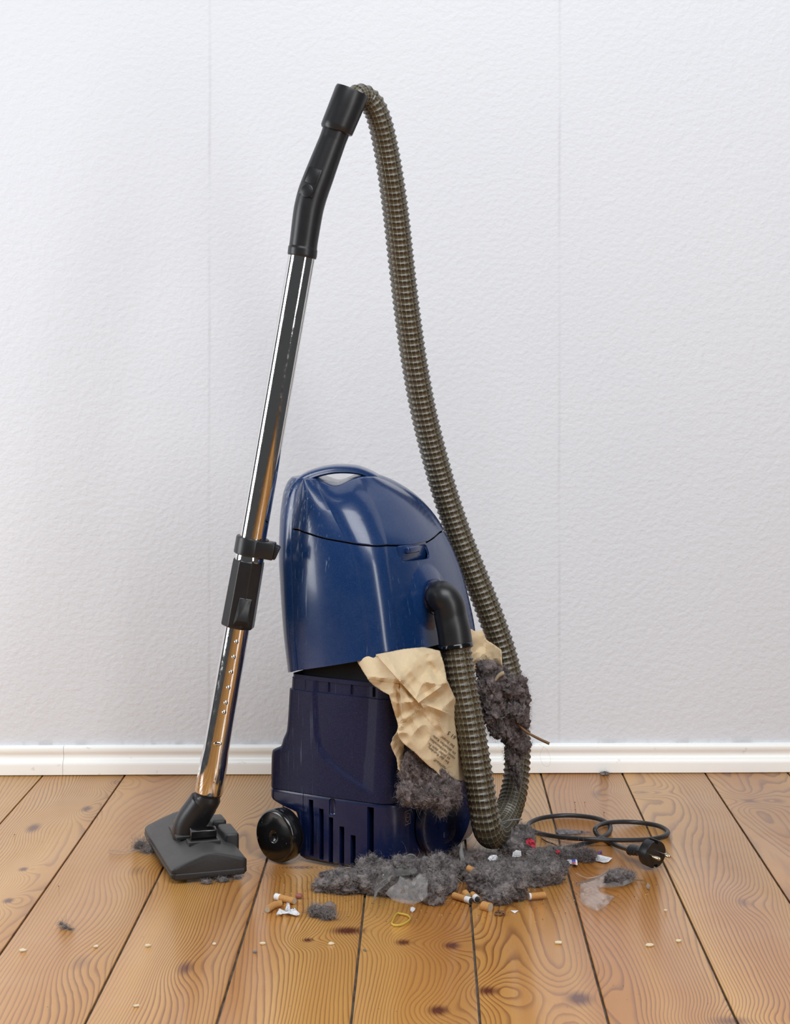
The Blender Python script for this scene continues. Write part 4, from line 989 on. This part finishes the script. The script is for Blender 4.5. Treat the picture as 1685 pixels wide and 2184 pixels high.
fsheet('paper_scrap', [(1121, 1792), (1130, 1787), (1140, 1793), (1143, 1806), (1139, 1812), (1132, 1804), (1123, 1800)], .004, .006, M_red, 'red paper scrap on the lint right of the hose', fr=.15, lean=2.500)
fsheet('paper_scrap', [(1184, 1837), (1190, 1834), (1196, 1838), (1190, 1843)], .014, .003, M_red, 'tiny red paper scrap in the right-hand lint', fr=.2, step=2, lean=.5)
lb = fsheet('paper_scrap', [(1207, 1836), (1215, 1831), (1231, 1833), (1232, 1845), (1220, 1843), (1214, 1842)], .0025, .003, M_white, 'white label scrap with blue and red print beside the lint block', fr=.1)
for nm, q_, mt in (('blue_print', [(1219, 1833), (1227, 1833), (1228, 1838), (1220, 1838)], M_bluepr), ('red_print', [(1220, 1838.6), (1228, 1838.6), (1228, 1841), (1221, 1841)], M_redpr)):
    mesh(nm, [G(u, v, .0072) for u, v in q_], [(0, 1, 2, 3)], mt, lb, False)
pp = fsheet('paper_scrap', [(1268, 1826), (1276, 1823), (1306, 1830), (1298, 1838), (1288, 1840), (1268, 1835)], .0015, .0015, M_white, 'pale printed paper scrap right of the lint block', fr=.05)
for k in range(3): mesh('print_line', [G(1274+k, 1827.5+k*3.2, .004), G(1298-k*2, 1831+k*3.0, .004), G(1298-k*2, 1831.7+k*3.0, .004), G(1274+k, 1828.2+k*3.2, .004)], [(0, 1, 2, 3)], M_pale, pp, False)
st_ = fsheet('paper_scrap', [(1092, 1828), (1094, 1818), (1101, 1813), (1111, 1815), (1112, 1826), (1104, 1828)], .002, .0015, M_white, 'white scrap with black stripes right of the hose bend', fr=.1, lean=2.470)
for k in range(3):
    g = 2.466; mesh('print_stripe', [P(1096, 1817+k*3.6, g), P(1111, 1817.5+k*3.4, g), P(1111, 1818.3+k*3.4, g), P(1096, 1817.8+k*3.6, g)], [(0, 1, 2, 3)], M_ink, st_, False)
def strip(name, pts, wd, mat, label, cat):
    path = resample(catmull([G(*p) for p in pts], 8), .002)[0]; T, N = frames(path, EZ); V = []; Fc = []
    for i, p in enumerate(path):
        b = T[i].cross(EZ).normalized(); b = (b+EZ*.9).normalized(); V += [p-b*wd*.5, p+b*wd*.5]
    for v in V: v.z = max(v.z, .0005)
    for i in range(len(path)-1): Fc.append((2*i, 2*i+1, 2*i+3, 2*i+2))
    o = mesh(name, V, Fc, mat, None, True); m = o.modifiers.new('thickness', 'SOLIDIFY'); m.thickness = .0002; return meta(o, label, cat)
strip('paper_strip', [(1229, 1862, .006), (1240, 1869, .003), (1252, 1873, .003), (1264, 1872, .004), (1280, 1868, .005)], .0028, M_white, 'narrow white paper strip left of the plastic film', 'paper strip')
strip('paper_strip', [(1288, 1870, .008), (1296, 1867, .010), (1303, 1869, .008)], .0028, M_white, 'short white paper curl under the plastic film', 'paper strip')
fm = fsheet('plastic_film', [(1238, 1880), (1262, 1876), (1280, 1868), (1300, 1858), (1318, 1856), (1345, 1872), (1350, 1880), (1330, 1890), (1300, 1893), (1278, 1893), (1282, 1905), (1300, 1908), (1311, 1912), (1298, 1928), (1276, 1943), (1262, 1939), (1240, 1926), (1237, 1905)], .0015, .010, M_film, 'clear crumpled plastic film on the floor left of the plug', 'plastic film', fr=.03, step=6)
strip('tear_strip', [(1228, 1884, .003), (1250, 1880, .006), (1272, 1873, .012), (1292, 1862, .016), (1310, 1856, .018), (1328, 1864, .014), (1350, 1876, .008), (1372, 1878, .006), (1383, 1884, .005), (1381, 1894, .004)], .0055, M_film2, 'translucent tear strip with tiny print along the plastic film', 'plastic strip')
# tiny print on the strip
V, Fc = text_mesh('207 1 02 2207 L 20 207 1 02 22', .0042, 'LEFT')
tp = resample(catmull([G(*p) for p in [(1228, 1884, .003), (1250, 1880, .006), (1272, 1873, .012), (1292, 1862, .016), (1310, 1856, .018), (1328, 1864, .014), (1350, 1876, .008)]], 8), .001)[0]
def along(x, y):
    k = min(len(tp)-2, max(0, int(x/.001))); t_ = (tp[k+1]-tp[k]).normalized(); b = -(t_.cross(EZ).normalized()*-1); b = (b*-1+EZ*.9).normalized()
    return tp[k]+t_*(x-k*.001)+b*(y-.0015)+Vector((0, -.0006, .0004))
mesh('strip_print', [along(v.x+.002, v.y) for v in V], Fc, M_pale, bpy.data.objects['tear_strip'], False)
fsheet('plastic_wrap', [(822, 1905), (832, 1893), (848, 1882), (853, 1868), (866, 1872), (878, 1878), (895, 1862), (905, 1867), (912, 1880), (912, 1912), (900, 1922), (880, 1930), (856, 1926), (838, 1920)], .030, .014, M_film, 'clear crinkled cellophane wrap on top of the centre lint', 'plastic wrap', fr=.028, step=7)
fsheet('plastic_wrap', [(800, 1885), (810, 1862), (830, 1845), (850, 1836), (868, 1834), (884, 1842), (890, 1858), (880, 1866), (850, 1868), (825, 1885), (806, 1902), (800, 1918), (796, 1922)], .026, .010, M_film2, 'cloudy grey film draped over lint left of the cellophane', 'plastic wrap', fr=.04, step=5)
# grey disc, stalk, pebble, rubber band, foil strip, cable-tie, chips
dcx = P(876, 1834, 2.405); bmx = sweep('grey_disc', [dcx, dcx+Vector((.0, .002, .0008))], [.0085, .0085], 28, M_disc, None, up=EZ); meta(bmx, 'round grey disc standing behind the cloudy film', 'disc')
hair('grey_stalk', [P(985, 1800, 2.435), P(984, 1818, 2.425), P(988, 1838, 2.415), P(994, 1856, 2.405)], .003, M_grey, 'grey dust-coated stalk leaning between base and hose', 'stalk', rads=[.0010, .0030, .0036, .0042], seg=14)
bm = bmesh.new(); bmesh.ops.create_icosphere(bm, subdivisions=1, radius=1); c = G(704, 1950); 
for v in bm.verts: f = 1+.35*noise.noise(v.co*1.5); v.co = Vector((c.x+v.co.x*.0105*f, c.y+.005+v.co.y*.008*f, .0075+v.co.z*.0078*f))
meta(bm_obj('pebble', bm, M_pebble, None, angle=12), 'flat grey-brown pebble-like crumb behind the small lint tuft', 'pebble')
rbp = [(836, 1968), (845, 1950), (853, 1949), (870, 1953), (874, 1961), (860, 1971), (845, 1974), (838, 1972)]
path = catmull([G(u, v, .0018) for u, v in rbp], 6, True)
rbd = sweep('rubber_band', path, .0012, 10, M_rubber, None, up=EZ, closed=True, sq=(1.3, .8)); meta(rbd, 'yellow rubber band lying on the centre plank', 'rubber band')
fsheet('foil_strip', [(1183, 1771), (1192, 1768), (1205, 1768), (1260, 1774), (1262, 1776), (1228, 1778), (1206, 1780), (1192, 1779)], .002, .004, M_foil, 'crumpled grey foil strip inside the cord loop', 'foil', fr=.09, step=3)
hair('cable_tie', [P(1062, 1757, 2.50), P(1085, 1750, 2.50), P(1114, 1747, 2.50)], .001, M_grey, 'thin pale plastic tie across the foot of the rear hose', 'plastic strip', rads=[.0007, .0014, .0010])
hair('twig', [G(u, v, .003) for u, v in ((1156, 1789), (1166, 1795), (1178, 1799), (1190, 1805))], .0010, M_ash, 'short dark twig beside the black cord', 'twig')
hair('stalk', [P(u, v, Y) for u, v, Y in ((720, 1863, 2.41), (735, 1852, 2.41), (748, 1851, 2.41))], .0006, M_straw, 'bent dry straw on the left lint mound', 'stalk')
hair('stalk', [P(u, v, 2.385) for u, v in ((960, 1868), (975, 1874), (988, 1886), (990, 1892))], .0006, M_straw, 'dry grass blade curving over the centre lint', 'stalk')
hair('thread', [G(u, v, z) for u, v, z in ((800, 1915, .002), (803, 1900, .02), (815, 1880, .03), (840, 1866, .034))], .0006, M_grey, 'grey fibre arching beside the cloudy film', 'thread')
bm = bmesh.new(); bmesh.ops.create_icosphere(bm, subdivisions=3, radius=1); c = P(748, 1862, 2.395)
for v in bm.verts: f = 1+.35*noise.noise(v.co*3); v.co = c+Vector((v.co.x*.006*f, v.co.y*.005*f, v.co.z*.004*f))
meta(bm_obj('crumb', bm, M_filter, None), 'orange crumb on the left lint clump', 'crumb')
bm = bmesh.new(); bmesh.ops.create_icosphere(bm, subdivisions=2, radius=1); c = G(637, 1920)
for v in bm.verts: f = 1+.2*noise.noise(v.co*2); v.co = Vector((c.x+v.co.x*.005*f, c.y+.006+v.co.y*.004*f, .0038+v.co.z*.0035*f))
meta(bm_obj('crumb', bm, plain('dull_red', rgb(150, 92, 84), .6), None), 'dull red crumb behind the straight cigarette butt', 'crumb')
fsheet('paper_scrap', [(876, 1935), (880, 1934), (886, 1937), (885, 1941), (879, 1946), (875, 1943)], .001, .003, M_white, 'tiny white paper crumb above the rubber band', fr=.2, step=2)
fsheet('paper_scrap', [(1089, 1942), (1106, 1942), (1098, 1948)], .0008, .002, M_white, 'small white triangular scrap in front of the big lint clump', fr=.1, step=3)
fsheet('purple_scrap', [(1273, 1818), (1284, 1814), (1284, 1819), (1275, 1822)], .001, .004, M_purple, 'small purple scrap near the plug grip', fr=.2, step=2.5)
fsheet('dried_peel', [(1054, 1947), (1062, 1941), (1076, 1943), (1078, 1950), (1066, 1953), (1056, 1951)], .001, .004, M_twig, 'curled brown peel in front of the big lint clump', 'peel', fr=.15, step=2.5)
CH = [(48, 2028, 9, 4, 'large pale chip near the left edge of the floor'), (205, 2020, 6, 3, 'pale chip on the second plank, right of the large one'), (316, 2018, 6, 4, 'pale chip near the joint in front of the nozzle'), (457, 2015, 5, 3.5, 'pale chip in the floor sheen in front of the nozzle'),
      (560, 2014, 7, 3, 'oblong pale chip left of the big dark knot'), (707, 2014, 7, 3.5, 'pale chip just right of the branching knot'), (290, 2147, 8, 3, 'pale chip nearest the camera'), (1192, 2012, 8, 4, 'pale chip below the lint, right of centre'),
      (1385, 2017, 9, 4, 'wide pale chip on the right planks'), (1447, 2008, 7, 4, 'pale chip rightmost of the near pair'), (1420, 1943, 4, 2, 'small pale chip below the plug'), (544, 2032, 6, 3, 'grey grit crumb left of centre'), (778, 2028, 4, 2, 'tiny grey crumb at the plank joint')]
for (u, v, a, b, lab) in CH:
    n = 7; c = G(u, v); s = c.y/F; V = []; r0 = random.random()*6
    for k in range(n): t = 2*PI*k/n; f = random.uniform(.7, 1.15); V.append((c.x+math.cos(t)*a*s*f, c.y+math.sin(t)*b*s*2.0*f, .0004))
    V += [(x, y, .0014+.0006*random.random()) for x, y, z in V]
    Fc = [tuple(range(n))[::-1], tuple(range(n, 2*n))]+[(k, (k+1) % n, n+(k+1) % n, n+k) for k in range(n)]
    meta(mesh('chip', V, Fc, M_disc if 'grey' in lab else M_chip, None, False), lab, 'chip', 'loose chips on the floorboards')
# countless specks and short hairs round the spill
def specks():
    V = []; Fc = []; mi = []
    def add(c, r, m):
        o_ = len(V); d = [Vector(x) for x in ((1, 0, 0), (-1, 0, 0), (0, 1, 0), (0, -1, 0), (0, 0, 1), (0, 0, -1))]
        for x in d: V.append((c.x+x.x*r*random.uniform(.6, 1.5), c.y+x.y*r*random.uniform(.6, 1.5), c.z+x.z*r*.5))
        for f in ((0, 2, 4), (2, 1, 4), (1, 3, 4), (3, 0, 4), (2, 0, 5), (1, 2, 5), (3, 1, 5), (0, 3, 5)): Fc.append(tuple(i+o_ for i in f)); mi.append(m)
    for _ in range(1500):
        u = random.gauss(950, 210); v = random.gauss(1900, 28)
        if not (560 < u < 1400 and 1845 < v < 2010): continue
        r = random.choice([.0003, .0004, .0005, .0008]); add(G(u, v, r*.5), r, random.choice([0, 0, 0, 1, 2]))
    for _ in range(260): 
        u = random.uniform(0, 1685); v = random.uniform(1680, 2180); r = random.choice([.0003, .0005]); add(G(u, v, r*.5), r, random.choice([0, 1, 2]))
    for u, v in ((1227, 1727), (1226, 1711), (1247, 1711), (1288, 1733), (125, 1890), (31, 1780), (600, 1953)): add(G(u, v, .001), .0013, 0)
    me = bpy.data.meshes.new('floor_crumbs'); me.from_pydata(V, [], Fc); me.update()
    o = link('floor_crumbs', me, [plain('grit', rgb(92, 78, 66), .9), M_chip, M_grey]); me.polygons.foreach_set('material_index', mi)
    meta(o, 'fine dust specks and crumbs scattered over the floorboards round the spill', 'dust', kind='stuff')
specks()
